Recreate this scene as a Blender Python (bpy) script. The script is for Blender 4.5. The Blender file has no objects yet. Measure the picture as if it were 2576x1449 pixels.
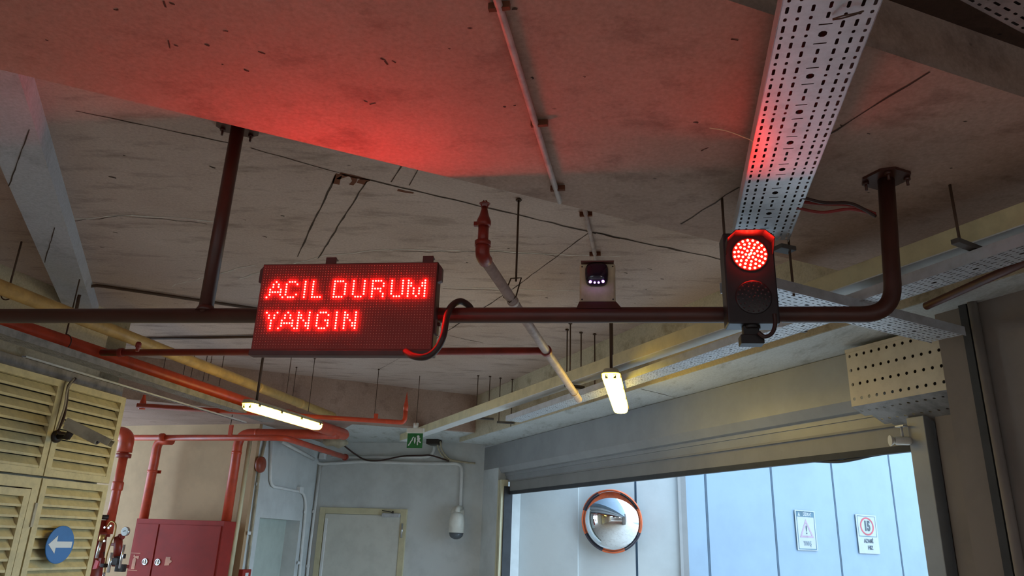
import bpy, math, random
from mathutils import Vector, Matrix
random.seed(7)
PI = math.pi
# ------------------------------------------------------------------ camera, world, exposure
FOC = 1860.0
PITCH = math.radians(19.07); ROLL = math.radians(2.02)
CAM = Vector((0, 0, 1.6))
_f = Vector((0, math.cos(PITCH), math.sin(PITCH))); _u = Vector((0, -math.sin(PITCH), math.cos(PITCH))); _x = Vector((1, 0, 0))
CX = _x*math.cos(ROLL) + _u*math.sin(ROLL); CU = -_x*math.sin(ROLL) + _u*math.cos(ROLL); CF = _f
cd = bpy.data.cameras.new('camera'); cam = bpy.data.objects.new('camera', cd); bpy.context.collection.objects.link(cam)
cd.sensor_width = 36; cd.lens = 36*FOC/2576; cd.clip_start = .05; cd.clip_end = 200
m = Matrix((CX, CU, -CF)).transposed().to_4x4(); m.translation = CAM; cam.matrix_world = m
sc = bpy.context.scene; sc.camera = cam
w = bpy.data.worlds.new('world'); sc.world = w; w.use_nodes = True
bg = w.node_tree.nodes['Background']; bg.inputs[0].default_value = (.56, .78, 1.0, 1); bg.inputs[1].default_value = 2.4
sc.view_settings.view_transform = 'Standard'; sc.view_settings.look = 'None'; sc.view_settings.gamma = 1
sc.view_settings.use_curve_mapping = False; sc.view_settings.exposure = 1.3
LAMP_STRENGTH = 8.0; FILL_STRENGTH = 15.0; LED_STRENGTH = 135.0; SIGNAL_STRENGTH = 60.0

# ------------------------------------------------------------------ measuring helpers
def ray(a, b): return CX*(a-1288) - CU*(b-724.5) + CF*FOC
def at(a, b, z):                       # the point of height z seen in direction (a, b)
    d = ray(a, b); return CAM + d*((z-CAM.z)/d.z)
def onp(a, b, P, az):                  # the point of the vertical plane through P with bearing az
    n = Vector((math.cos(math.radians(az)), -math.sin(math.radians(az)), 0)); d = ray(a, b)
    return CAM + d*(((P-CAM).dot(n))/d.dot(n))
def rho(a, b, r):
    d = ray(a, b); return CAM + d*(r/math.hypot(d.x, d.y))
def dv(az): return Vector((math.sin(math.radians(az)), math.cos(math.radians(az)), 0))
V = Vector; Z = V((0, 0, 1)); A = dv(66.5); B = dv(-23.5); D = dv(12.2)

# ------------------------------------------------------------------ materials
def newmat(name):
    m = bpy.data.materials.new(name); m.use_nodes = True; nt = m.node_tree
    return m, nt, nt.nodes['Principled BSDF']
def lin(c): return tuple((v/255/12.92 if v/255 <= .04045 else ((v/255+.055)/1.055)**2.4) for v in c) + (1,)
def mix(nt, fac, a, b, mode='MIX'):
    n = nt.nodes.new('ShaderNodeMix'); n.data_type = 'RGBA'; n.blend_type = mode
    for s, v in ((n.inputs[0], fac), (n.inputs[6], a), (n.inputs[7], b)):
        if hasattr(v, 'links'): nt.links.new(v, s)
        else: s.default_value = v
    return n.outputs[2]
def noise(nt, scale, detail=6, rough=.6, vec=None):
    n = nt.nodes.new('ShaderNodeTexNoise'); n.inputs['Scale'].default_value = scale; n.inputs['Detail'].default_value = detail
    n.inputs['Roughness'].default_value = rough
    if vec is not None: nt.links.new(vec, n.inputs['Vector'])
    return n.outputs[0]
def ramp(nt, src, p0, p1, c0=(0, 0, 0, 1), c1=(1, 1, 1, 1)):
    r = nt.nodes.new('ShaderNodeValToRGB'); nt.links.new(src, r.inputs[0])
    r.color_ramp.elements[0].position = p0; r.color_ramp.elements[1].position = p1
    r.color_ramp.elements[0].color = c0; r.color_ramp.elements[1].color = c1
    return r.outputs[0]
def bump(nt, src, b, strength, dist=.01):
    n = nt.nodes.new('ShaderNodeBump'); n.inputs['Strength'].default_value = strength; n.inputs['Distance'].default_value = dist
    nt.links.new(src, n.inputs['Height']); nt.links.new(n.outputs[0], b.inputs['Normal'])
def coords(nt, stretch=(1, 1, 1), rot=0):
    g = nt.nodes.new('ShaderNodeNewGeometry'); mp = nt.nodes.new('ShaderNodeMapping')
    mp.inputs['Scale'].default_value = stretch; mp.inputs['Rotation'].default_value = (0, 0, rot)
    nt.links.new(g.outputs['Position'], mp.inputs['Vector']); return mp.outputs[0]
def concrete(name, base, dark, lightc, pits=.5, rot=0, stretch=(1, 1, 1)):
    m, nt, b = newmat(name); v = coords(nt); v2 = coords(nt, stretch, rot)
    c = mix(nt, ramp(nt, noise(nt, 1.1, 8, .62, v), .35, .68), lin(base), lin(lightc))
    c = mix(nt, ramp(nt, noise(nt, 3.2, 8, .7, v2), .52, .74), c, lin(dark))
    c = mix(nt, ramp(nt, noise(nt, 55, 3, .6, v), .35, .75, (.86, .86, .86, 1), (1.08, 1.08, 1.08, 1)), (0, 0, 0, 1), c) if False else c
    g = ramp(nt, noise(nt, 60, 4, .7, v), .3, .7, (.82, .82, .82, 1), (1.1, 1.1, 1.1, 1)); c = mix(nt, 1.0, c, g, 'MULTIPLY')
    vo = nt.nodes.new('ShaderNodeTexVoronoi'); vo.inputs['Scale'].default_value = 7; nt.links.new(v2, vo.inputs['Vector'])
    pm = ramp(nt, vo.outputs['Distance'], .03, .075, (1, 1, 1, 1), (0, 0, 0, 1))
    sel = ramp(nt, noise(nt, 2.6, 3, .5, v), .5, .6)
    pmask = mix(nt, 1.0, pm, sel, 'MULTIPLY')
    c = mix(nt, pmask, c, lin(tuple(q*pits for q in dark)))
    nt.links.new(c, b.inputs['Base Color']); b.inputs['Roughness'].default_value = .9
    bump(nt, noise(nt, 18, 8, .7, v2), b, .25, .01)
    return m
def paint(name, col, rough=.45, metal=0.0, dirt=.12, scale=6, bmp=.0):
    m, nt, b = newmat(name); v = coords(nt)
    d = tuple(q*(1-dirt*2.2) for q in col)
    c = mix(nt, ramp(nt, noise(nt, scale, 6, .65, v), .42, .75), lin(col), lin(d))
    nt.links.new(c, b.inputs['Base Color']); b.inputs['Roughness'].default_value = rough; b.inputs['Metallic'].default_value = metal
    if bmp: bump(nt, noise(nt, scale*6, 4, .6, v), b, bmp, .004)
    return m
def emit(name, col, strength, base=(200, 200, 200)):
    m, nt, b = newmat(name); b.inputs['Base Color'].default_value = lin(base)
    b.inputs['Emission Color'].default_value = tuple(col)+(1,); b.inputs['Emission Strength'].default_value = strength
    b.inputs['Roughness'].default_value = .4
    n = noise(nt, 40, 2, .5, coords(nt)); r = ramp(nt, n, 0, 1, (.35, .35, .35, 1), (.37, .37, .37, 1)); nt.links.new(r, b.inputs['Roughness'])
    return m
M = {}
M['slab'] = concrete('slab_concrete', (182, 160, 148), (138, 118, 106), (198, 178, 166), stretch=(.7, 2.6, 1), rot=.4)
M['beam'] = concrete('beam_concrete', (160, 134, 120), (126, 102, 90), (176, 150, 136), rot=.4, stretch=(1, 1.6, 1))
M['shade_beam'] = concrete('shade_dark_concrete', (74, 56, 46), (56, 42, 34), (84, 66, 56), rot=.4, stretch=(1, 1.6, 1))  # beam concrete darkened to paint in the unlit recess
M['wbeam'] = concrete('pale_painted_concrete', (178, 178, 182), (150, 148, 150), (190, 190, 196))
M['ybeam'] = concrete('raw_beam_concrete', (188, 176, 148), (140, 126, 98), (200, 190, 165))
M['soffit'] = concrete('soffit_concrete', (186, 190, 188), (140, 138, 130), (200, 204, 204), stretch=(2.4, .7, 1), rot=.4)
M['joint'] = paint('dark_joint', (70, 55, 45), .95)
M['rust'] = paint('rust_stain', (110, 62, 38), .95)
M['efflo'] = paint('lime_crust', (212, 202, 190), .95)
M['beige'] = paint('beige_plaster', (180, 150, 116), .85, dirt=.05, scale=2, bmp=.1)
M['white'] = paint('white_plaster', (204, 208, 208), .8, dirt=.05, scale=2, bmp=.12)
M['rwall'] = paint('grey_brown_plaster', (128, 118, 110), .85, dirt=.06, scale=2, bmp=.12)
M['floor'] = concrete('garage_floor', (186, 178, 168), (160, 150, 140), (200, 192, 184))
M['extl'] = paint('brightened_cladding', (196, 198, 196), .6, dirt=.03, scale=1.5)  # cladding painted lighter to make up for weaker light on the left wall
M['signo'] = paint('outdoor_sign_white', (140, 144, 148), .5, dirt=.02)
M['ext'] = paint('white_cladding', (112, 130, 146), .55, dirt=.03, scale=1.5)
M['extg'] = paint('panel_gap', (46, 66, 82), .7)
M['ground'] = concrete('asphalt', (120, 122, 124), (100, 100, 104), (138, 140, 142))
M['brown'] = paint('dark_brown_steel_paint', (72, 38, 30), .42, dirt=.1, bmp=.05)  # dark brown, lightened and reddened to paint in lens flare
M['red'] = paint('red_pipe_paint', (196, 74, 48), .35, dirt=.08, scale=9)
M['dred'] = paint('deep_red_pipe_paint', (140, 42, 30), .4, dirt=.1)
M['cab'] = paint('red_cabinet_enamel', (150, 34, 24), .7, dirt=.05)
M['yellow'] = paint('yellow_gas_pipe_paint', (196, 158, 92), .45, dirt=.1, scale=9)
M['gpipe'] = paint('grey_pvc', (178, 160, 154), .5, dirt=.1, scale=14)
M['galv'] = paint('galvanised_steel', (196, 200, 206), .42, .35, dirt=.06, scale=12)
M['galvd'] = paint('dusty_galvanised_steel', (140, 136, 134), .6, .25, dirt=.14, scale=10)
M['rod'] = paint('rusty_threaded_rod', (84, 62, 48), .7, .3)
M['strut'] = paint('zinc_strut', (96, 92, 90), .55, .5)
M['trunk'] = paint('cream_trunking', (214, 202, 160), .5, dirt=.06)
M['trunkw'] = paint('white_trunking_lid', (220, 222, 222), .45, dirt=.03)
M['louv'] = paint('cream_louvre_paint', (206, 192, 146), .5, dirt=.06, scale=14)
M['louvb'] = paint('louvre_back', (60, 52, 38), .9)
M['black'] = paint('black_plastic', (26, 22, 24), .5, dirt=.1)
M['panel'] = paint('glow_red_face', (140, 42, 34), .6, dirt=.05)  # face itself is black; the red LED glow is painted into its colour
M['case'] = paint('sign_case_dark', (84, 38, 32), .5)
M['sigbox'] = paint('signal_case_black', (34, 28, 32), .4)
M['cable'] = paint('black_cable', (58, 36, 32), .5)
M['unlit'] = paint('unlit_led', (220, 150, 130), .4)
M['unlitg'] = paint('unlit_green_led', (78, 66, 72), .3)
M['plate'] = paint('beige_camera_plate', (184, 170, 140), .5)
M['dome'] = paint('smoked_dome', (30, 18, 36), .12)
M['wplastic'] = paint('white_plastic', (218, 216, 206), .4, dirt=.04)
M['camgrey'] = paint('camera_grey', (172, 162, 138), .45)
M['smoke'] = paint('smoked_glass', (84, 90, 96), .15)
M['shut'] = paint('shutter_box_grey', (146, 148, 150), .38, dirt=.04, scale=3)
M['shutd'] = paint('shutter_curtain_grey', (128, 126, 124), .5, dirt=.04, scale=3)
M['gask'] = paint('dark_gasket', (50, 52, 56), .7)
M['perf'] = paint('bare_steel_plate', (196, 186, 168), .5, .1, dirt=.06)
M['doorw'] = paint('door_leaf_white', (206, 206, 198), .5, dirt=.03)
M['frame'] = paint('door_frame_cream', (204, 196, 162), .5, dirt=.04)
M['doorg'] = paint('niche_door_greygreen', (182, 192, 184), .55, dirt=.03)
M['chrome'] = paint('chrome', (210, 212, 216), .15, .9, dirt=.02)
M['brass'] = paint('brass', (190, 150, 90), .35, .7)
M['darkm'] = paint('dark_valve_metal', (52, 42, 38), .5, .4)
M['pinkpl'] = paint('red_valve_tag', (214, 66, 74), .5)
M['blue'] = paint('sign_blue', (34, 104, 176), .4, dirt=.04)
M['signw'] = paint('sign_white', (214, 220, 224), .4, dirt=.02)
M['green'] = paint('exit_green', (26, 110, 56), .4)
M['ink'] = paint('sign_ink', (16, 34, 44), .5)
M['signred'] = paint('sign_red', (160, 40, 52), .5)
M['fadered'] = paint('faded_sign_red', (142, 116, 132), .5)
M['fadeink'] = paint('faded_sign_ink', (112, 126, 134), .5)
M['midink'] = paint('header_ink', (44, 84, 102), .5)
M['orange'] = paint('mirror_orange', (232, 112, 66), .4)
M['mdark'] = paint('mirror_dark_band', (64, 60, 70), .4)
M['decal'] = paint('faded_decal', (206, 140, 110), .6)
M['bell'] = paint('alarm_bell_red', (150, 72, 52), .4)
M['orange_cable'] = paint('red_cable', (140, 40, 36), .5)
mm, nt, b = newmat('mirror'); b.inputs['Metallic'].default_value = 1; b.inputs['Roughness'].default_value = .03
nt.links.new(ramp(nt, noise(nt, 8, 3, .5, coords(nt)), 0, 1, (.80, .82, .84, 1), (.86, .88, .9, 1)), b.inputs['Base Color']); M['mirror'] = mm
M['lamp'] = emit('lamp_diffuser', (1.0, .68, .06), LAMP_STRENGTH, (230, 230, 200))
M['fill_lamp'] = emit('fill_lamp_diffuser', (1.0, .78, .62), FILL_STRENGTH, (230, 230, 200))  # diffuser of the added fill lamps behind the viewpoint
M['led'] = emit('lit_red_led', (1.0, .009, .0065), LED_STRENGTH, (120, 20, 20))
M['sled'] = emit('lit_signal_led', (1.0, .02, .010), SIGNAL_STRENGTH, (120, 20, 20))
M['ir'] = emit('infrared_led', (.50, .20, 1.0), 3, (120, 60, 160))

# ------------------------------------------------------------------ mesh builder
W = {}
class MB:
    def __init__(s): s.v = []; s.f = []; s.m = []; s.s = []; s.cur = 0
    def mat(s, i): s.cur = i; return s
    def face(s, idx, sm=False): s.f.append(tuple(idx)); s.m.append(s.cur); s.s.append(sm)
    def poly(s, pts, sm=False):
        n = len(s.v); s.v += [V(p) for p in pts]; s.face(range(n, n+len(pts)), sm); return s
    def hexa(s, p):                     # p: 4 bottom corners, 4 top corners
        n = len(s.v); s.v += [V(q) for q in p]
        for q in ((3, 2, 1, 0), (4, 5, 6, 7), (0, 1, 5, 4), (1, 2, 6, 5), (2, 3, 7, 6), (3, 0, 4, 7)): s.face([n+i for i in q])
        return s
    def box(s, c, ax, ay, az):          # centre and three half axes
        c = V(c); b = [c-ax-ay-az, c+ax-ay-az, c+ax+ay-az, c-ax+ay-az]; return s.hexa(b+[q+az*2 for q in b])
    def bar(s, p, q, w, h, up=Z):       # a bar from p to q, w wide, h high
        d = (q-p).normalized(); sd = d.cross(up).normalized(); u = sd.cross(d).normalized()
        return s.box((p+q)/2, (q-p)/2, sd*(w/2), u*(h/2))
    def prism(s, poly, z0, z1):
        n = len(s.v); k = len(poly)
        s.v += [V((p[0], p[1], z0)) for p in poly] + [V((p[0], p[1], z1)) for p in poly]
        s.face(range(n+k-1, n-1, -1)); s.face(range(n+k, n+2*k))
        for i in range(k): j = (i+1) % k; s.face([n+i, n+j, n+k+j, n+k+i])
        return s
    def extr(s, poly, vec):             # polygon of 3D points pushed along vec
        n = len(s.v); k = len(poly); s.v += [V(p) for p in poly]+[V(p)+vec for p in poly]
        s.face(range(n+k-1, n-1, -1)); s.face(range(n+k, n+2*k))
        for i in range(k): j = (i+1) % k; s.face([n+i, n+j, n+k+j, n+k+i])
        return s
    def tube(s, pts, r, seg=14, caps=True):
        pts = [V(p) for p in pts]; n0 = len(s.v); ref = None; R = r if isinstance(r, (list, tuple)) else [r]*len(pts)
        for i, p in enumerate(pts):
            d = (pts[min(i+1, len(pts)-1)]-pts[max(i-1, 0)]).normalized()
            if ref is None: ref = d.cross(Z if abs(d.z) < .9 else V((1, 0, 0))).normalized()
            ref = (ref-d*ref.dot(d)).normalized(); bn = d.cross(ref)
            for k in range(seg):
                a = 2*PI*k/seg; s.v.append(p+(ref*math.cos(a)+bn*math.sin(a))*R[i])
        for i in range(len(pts)-1):
            for k in range(seg):
                a = n0+i*seg+k; b_ = n0+i*seg+(k+1) % seg; s.face([a, b_, b_+seg, a+seg], True)
        if caps:
            s.face([n0+k for k in range(seg-1, -1, -1)]); e = n0+(len(pts)-1)*seg; s.face([e+k for k in range(seg)])
        return s
    def lathe(s, c, ax, prof, seg=20):  # prof: (radius, height along ax)
        c = V(c); ax = ax.normalized(); r0 = ax.cross(Z if abs(ax.z) < .9 else V((1, 0, 0))).normalized(); r1 = ax.cross(r0); n0 = len(s.v)
        for (r, h) in prof:
            for k in range(seg): a = 2*PI*k/seg; s.v.append(c+ax*h+(r0*math.cos(a)+r1*math.sin(a))*max(r, 1e-5))
        for i in range(len(prof)-1):
            sm = abs(prof[i][0]-prof[i+1][0]) < 1e9
            for k in range(seg): a = n0+i*seg+k; b_ = n0+i*seg+(k+1) % seg; s.face([a, b_, b_+seg, a+seg], sm)
        s.face([n0+k for k in range(seg-1, -1, -1)]); e = n0+(len(prof)-1)*seg; s.face([e+k for k in range(seg)])
        return s
    def holed(s, o, ex, ey, w, h, hw, hh, rr, nrm, t=0, cut=1):   # rectangular cell with a rounded hole through it
        O = [o, o+ex*w, o+ex*w+ey*h, o+ey*h]; c = o+ex*(w/2)+ey*(h/2); x, y = hw/2, hh/2; r = min(rr, .6*min(x, y))
        I = [(-x+r, -y), (x-r, -y), (x, -y+r), (x, y-r), (x-r, y), (-x+r, y), (-x, y-r), (-x, -y+r)]
        n = len(s.v); s.v += O+[c+ex*a+ey*b_ for a, b_ in I]+[c+ex*a+ey*b_+nrm*t for a, b_ in I]
        for q in ((0, 1, 5, 4), (1, 6, 5), (1, 2, 7, 6), (2, 8, 7), (2, 3, 9, 8), (3, 10, 9), (3, 0, 11, 10), (0, 4, 11)): s.face([n+i for i in q])
        if t:
            for i in range(8): j = (i+1) % 8; s.face([n+4+i, n+4+j, n+12+j, n+12+i])
        return s
    def text(s, txt, size, o, ex, ey, depth, bold=0, xs=1.0):
        cu = bpy.data.curves.new('lettering', 'FONT'); cu.body = txt; cu.size = size; cu.align_x = 'CENTER'; cu.align_y = 'CENTER'; cu.extrude = depth/2; cu.offset = bold
        ob = bpy.data.objects.new('lettering', cu); bpy.context.collection.objects.link(ob); bpy.context.view_layer.update()
        me = ob.evaluated_get(bpy.context.evaluated_depsgraph_get()).to_mesh(); ez = ex.cross(ey); n = len(s.v)
        for q in me.vertices: s.v.append(o+ex*(q.co.x*xs)+ey*q.co.y+ez*q.co.z)
        for p in me.polygons: s.face([n+i for i in p.vertices])
        ob.evaluated_get(bpy.context.evaluated_depsgraph_get()).to_mesh_clear(); bpy.data.objects.remove(ob); bpy.data.curves.remove(cu)
        return s
    def build(s, name, mats, parent=None, label=None, cat=None, group=None, kind=None, bevel=0, origin=None):
        if not isinstance(mats, (list, tuple)): mats = [mats]
        c = origin
        if c is None:
            lo = V([min(q[i] for q in s.v) for i in range(3)]); hi = V([max(q[i] for q in s.v) for i in range(3)]); c = (lo+hi)/2
        me = bpy.data.meshes.new(name); me.from_pydata([tuple(q-c) for q in s.v], [], s.f)
        for mt in mats: me.materials.append(M[mt] if isinstance(mt, str) else mt)
        me.polygons.foreach_set('material_index', s.m); me.polygons.foreach_set('use_smooth', s.s); me.update()
        o = bpy.data.objects.new(name, me); bpy.context.collection.objects.link(o)
        if parent is not None: o.parent = parent; o.location = c-W[parent.name]
        else: o.location = c
        W[o.name] = c
        if bevel:
            b = o.modifiers.new('bevel', 'BEVEL'); b.width = bevel; b.segments = 2; b.limit_method = 'ANGLE'
        tag(o, label, cat, group, kind); return o
def tag(o, label=None, cat=None, group=None, kind=None):
    if label: o['label'] = label
    if cat: o['category'] = cat
    if group: o['group'] = group
    if kind: o['kind'] = kind
    return o
def thing(name, label, cat, loc, group=None):
    o = bpy.data.objects.new(name, None); bpy.context.collection.objects.link(o); o.location = loc; o.empty_display_size = .05
    W[o.name] = V(loc); return tag(o, label, cat, group)
def struct(mb, name, mats, label=None, **k): return mb.build(name, mats, kind='structure', label=label, cat=None, **k)
def arc(p, q, r_, k=6):                # corner p..c..q rounded: returns the list for a 3 point bend
    a, c, b_ = p, q, r_; return [a.lerp(c, t).lerp(c.lerp(b_, t), t) for t in [i/k for i in range(k+1)]]
def bend(pts, r, k=6):
    out = [pts[0]]
    for i in range(1, len(pts)-1):
        c = pts[i]; a = c+(pts[i-1]-c).normalized()*min(r, (pts[i-1]-c).length*.49); b_ = c+(pts[i+1]-c).normalized()*min(r, (pts[i+1]-c).length*.49)
        out += arc(a, c, b_, k)
    out.append(pts[-1]); return out
def curve(pts, k=8):                   # Catmull-Rom
    P = [pts[0]]+list(pts)+[pts[-1]]; out = []
    for i in range(1, len(P)-2):
        for j in range(k):
            t = j/k; a, b_, c, d = P[i-1], P[i], P[i+1], P[i+2]
            out.append(.5*((2*b_)+(c-a)*t+(2*a-5*b_+4*c-d)*t*t+(3*b_-a-3*c+d)*t**3))
    out.append(pts[-1]); return out

# ------------------------------------------------------------------ heights of the place
ZS = 3.5; ZN = 3.13; ZR = 2.93; ZK = 3.0          # far slab, near beam, right soffit, rear soffit
C = at(1200, 995, ZS)                            # inner corner of slab, rear beam and side beam
def crackstrip(mb, p, q, w, z, jag=.004, n=None):
    L = (q-p).length; n = n or max(2, int(L/.08)); d = (q-p).normalized(); sd = d.cross(Z)
    pts = [p+(q-p)*(i/n)+sd*random.uniform(-jag, jag) for i in range(n+1)]; ww = [w*random.uniform(.5, 1.3) for _ in pts]
    for i in range(n):
        a, b_ = pts[i], pts[i+1]; z0 = V((0, 0, z-a.z))
        P = [a-sd*ww[i]/2, b_-sd*ww[i+1]/2, b_+sd*ww[i+1]/2, a+sd*ww[i]/2]
        mb.poly([V((q_.x, q_.y, z)) for q_ in P])

# floor
mb = MB(); mb.prism([(-9, -9), (9, -9), (9, 13), (-9, 13)], -.1, 0); struct(mb, 'floor', 'floor', 'grey brown concrete garage floor')
# far slab with form joints, cracks and rust
mb = MB(); q0 = C+B*1.0+A*1.2; mb.prism([tuple((C+A*a+B*b_).xy) for a, b_ in ((-9, -16), (1.0, -16), (1.0, 1.4), (-9, 1.4))], ZS, ZS+.25)
mb.mat(1); zc = ZS-.0015
def J(a, b_, c, d, w=.008, jag=.003, z=None): crackstrip(mb, at(a, b_, ZS if z is None else z), at(c, d, ZS if z is None else z), w, zc if z is None else z-.0015, jag)
J(190, 278, 590, 362, .008); J(630, 372, 860, 436, .008); J(860, 436, 1500, 587, .014, .006); J(1490, 583, 1830, 655, .017, .008)
J(1480, 586, 1285, 730, .010); J(1285, 730, 1095, 852, .012); J(845, 440, 748, 645, .010); J(922, 455, 800, 650, .010)
J(1010, 418, 985, 458, .008); J(1052, 424, 1030, 466, .005); J(955, 928, 1100, 850, .006); J(1130, 845, 1215, 862, .010, .01)
mb.mat(3)
for (a, b_, c, d) in ((165, 552, 330, 540), (330, 540, 540, 556), (430, 720, 640, 665), (600, 700, 830, 640), (830, 640, 980, 628), (980, 628, 1210, 632), (1225, 628, 1400, 640), (1400, 640, 1560, 645), (1110, 722, 1290, 728), (1300, 728, 1450, 732)): J(a, b_, c, d, .016, .014)
mb.mat(1)
for (a, b_, c, d) in ((165, 556, 330, 543), (330, 544, 520, 561), (985, 631, 1205, 635), (1230, 631, 1400, 643), (1115, 725, 1290, 731)): J(a, b_, c, d, .006, .016)
mb.mat(2)
for (a, b_, c, d, w_) in ((850, 437, 842, 462, .05), (868, 440, 850, 450, .03), (893, 446, 885, 465, .035), (918, 452, 908, 462, .04), (855, 436, 930, 455, .03), (1000, 478, 1040, 486, .03), (1510, 588, 1560, 600, .012)): J(a, b_, c, d, w_, .008)
mb.mat(1)
for k in range(30):
    a = random.uniform(80, 1700); b_ = random.uniform(300+a*.22, 800); P = at(a, b_, ZS); crackstrip(mb, P, P+A*random.uniform(.01, .04)+B*random.uniform(-.01, .01), random.uniform(.006, .014), zc, .003, 2)
struct(mb, 'ceiling', ['slab', 'joint', 'rust', 'efflo'], 'raw concrete slab ceiling with form joints and cracks')
# wide near beam (drop) with its edges
e0 = at(0, 175, ZN); e1 = at(1710, 585, ZN); ed = (e1-e0).normalized(); g0 = at(1830, 0, ZN); g1 = at(2576, 245, ZN); gd = (g1-g0).normalized()
mb = MB(); pl = [e0-ed*5, e0+ed*5.2, g1+gd*2.4, g0-gd*5]; mb.prism([tuple(p.xy) for p in pl], ZN, ZS+.02)
mb.mat(1); J(2340, 180, 2060, 352, .008, .006, ZN); J(1860, 470, 1712, 563, .009, .006, ZN)
for k in range(26):
    a = random.uniform(20, 2500); b_ = random.uniform(5, 100+a*.15); P = at(a, b_, ZN)
    if (P-e0).cross(ed).z > .08 and (P-g0).cross(gd).z < -.05: crackstrip(mb, P, P+A*random.uniform(.006, .025)+B*random.uniform(-.008, .008), random.uniform(.004, .009), ZN-.0015, .003, 2)
for (a, b_, c, d) in ((423, 100, 428, 121), (437, 112, 449, 115), (412, 2, 418, 18), (426, 6, 440, 11), (957, 146, 970, 151), (968, 152, 976, 162), (985, 152, 996, 157), (1770, 375, 1782, 371), (1770, 376, 1764, 379), (915, 252, 925, 256), (930, 262, 945, 258), (2100, 240, 2120, 232)): J(a, b_, c, d, .006, .001, ZN)
struct(mb, 'trim_1', ['beam', 'joint'], 'wide dropped concrete beam across the top of the picture')
# face of the near beam towards the viewer side slab: slab beyond, its shade painted into the concrete
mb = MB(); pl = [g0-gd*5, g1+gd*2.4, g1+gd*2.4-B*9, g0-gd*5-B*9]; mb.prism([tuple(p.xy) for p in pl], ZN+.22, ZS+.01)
struct(mb, 'trim_2', 'shade_beam', 'concrete recess at the upper right, its shade painted dark')
# pale beam at the left
mb = MB(); zb = 3.37
r0 = at(45, 185, zb); r1 = at(262, 870, zb); l0 = at(0, 400, zb); l1 = at(130, 720, zb); rd = (r1-r0).normalized(); wv = Z.cross(rd)*((l0-r0).dot(Z.cross(rd))+(l1-r0).dot(Z.cross(rd)))/2
mb.prism([tuple(p.xy) for p in (r0-rd*.6, r1+rd*.8, r1+rd*.8+wv, r0-rd*.6+wv)], zb, ZS+.01)
mb.mat(1); crackstrip(mb, at(74, 325, zb), at(22, 468, zb), .006, zb-.0015, .002); crackstrip(mb, at(138, 572, zb), at(112, 660, zb), .006, zb-.0015, .002)
struct(mb, 'trim_3', ['wbeam', 'joint'], 'pale painted concrete beam at the left')
# right side beam: side face, soffit
S = at(1204, 1130, ZR); dS = (S-C).dot(A)
mb = MB(); a0 = C+B*.6; a1 = C-B*11
mb.prism([tuple(p.xy) for p in (a0, a1, a1+A*(dS+.5), a0+A*(dS+.5))], ZR+.004, ZS+.02)
struct(mb, 'trim_4', 'ybeam', 'raw concrete side beam above the cable trays')
mb = MB(); mb.prism([tuple(p.xy) for p in (a0+A*.004, a1+A*.004, a1+A*(dS+.5), a0+A*(dS+.5))], ZR, ZR+.006); mb.mat(1)
crackstrip(mb, at(1612, 978, ZR), at(1700, 1000, ZR), .008, ZR-.0015)
struct(mb, 'trim_5', ['soffit', 'joint'], 'pale soffit of the side beam')
# rear beam block: face and soffit
mb = MB(); mb.prism([tuple(p.xy) for p in (C+A*.3, C+B*4+A*.3, C+B*4-A*8, C-A*8)], ZK, ZS+.015); struct(mb, 'trim_6', 'beam', 'rear concrete beam with lowered soffit')
mb = MB(); mb.prism([tuple(p.xy) for p in (C-B*.0+A*.2, C+B*3.9+A*.2, C+B*3.9-A*1.6, C+B*.3-A*1.6)], ZK-.004, ZK); struct(mb, 'trim_7', 'soffit', 'pale soffit behind the rear beam')

# walls at the back
K = V((-2.9, 11.75, 0)); Nn = V((-3.29, 9.94, 0))
def wallseg(p, q, z0, z1, t, side):     # vertical slab from p to q, thickness t away from the room
    d = (q-p).normalized(); n = V((d.y, -d.x, 0))*side*t
    mb = MB(); mb.prism([tuple(x.xy) for x in (p, q, q+n, p+n)], z0, z1); return mb
dw = dv(104); mbw = wallseg(K-dw*.1, K+dw*2.85, 0, ZK+.3, .2, -1); struct(mbw, 'wall_back', 'white', 'white plaster wall with the steel door')
# side wall with niche (runs K -> Nn)
sd_ = (K-Nn).normalized()
nL = onp(654, 1302, Nn, math.degrees(math.atan2(sd_.x, sd_.y))); nR = onp(755, 1310, Nn, math.degrees(math.atan2(sd_.x, sd_.y)))
tL = (nL-Nn).dot(sd_); tR = (nR-Nn).dot(sd_); zt = nL.z; nv = V((-sd_.y, sd_.x, 0))*.35
mb = MB()
def seg(t0, t1, z0, z1): mb.prism([tuple(x.xy) for x in (Nn+sd_*t0, Nn+sd_*t1, Nn+sd_*t1+nv, Nn+sd_*t0+nv)], z0, z1)
seg(.055, tL, 0, ZK+.2); seg(tR, (K-Nn).length+.05, 0, ZK+.2); seg(tL, tR, zt, ZK+.2)
struct(mb, 'wall_side', 'white', 'white plaster return wall with a door niche')
dn = thing('door_1', 'grey green door set in the white niche', None, Nn+sd_*((tL+tR)/2)+nv*.6); dn['kind'] = 'structure'
mb = MB(); mb.prism([tuple(x.xy) for x in (Nn+sd_*tL+nv*.55, Nn+sd_*(tL+(tR-tL)*.63)+nv*.55, Nn+sd_*(tL+(tR-tL)*.63)+nv*.7, Nn+sd_*tL+nv*.7)], 0, zt); mb.build('door_leaf', 'doorg', dn)
mb = MB(); mb.prism([tuple(x.xy) for x in (Nn+sd_*(tL+(tR-tL)*.65)+nv*.62, Nn+sd_*tR+nv*.62, Nn+sd_*tR+nv*.8, Nn+sd_*(tL+(tR-tL)*.65)+nv*.8)], 0, zt); mb.build('door_frame', 'doorg', dn)
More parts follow.
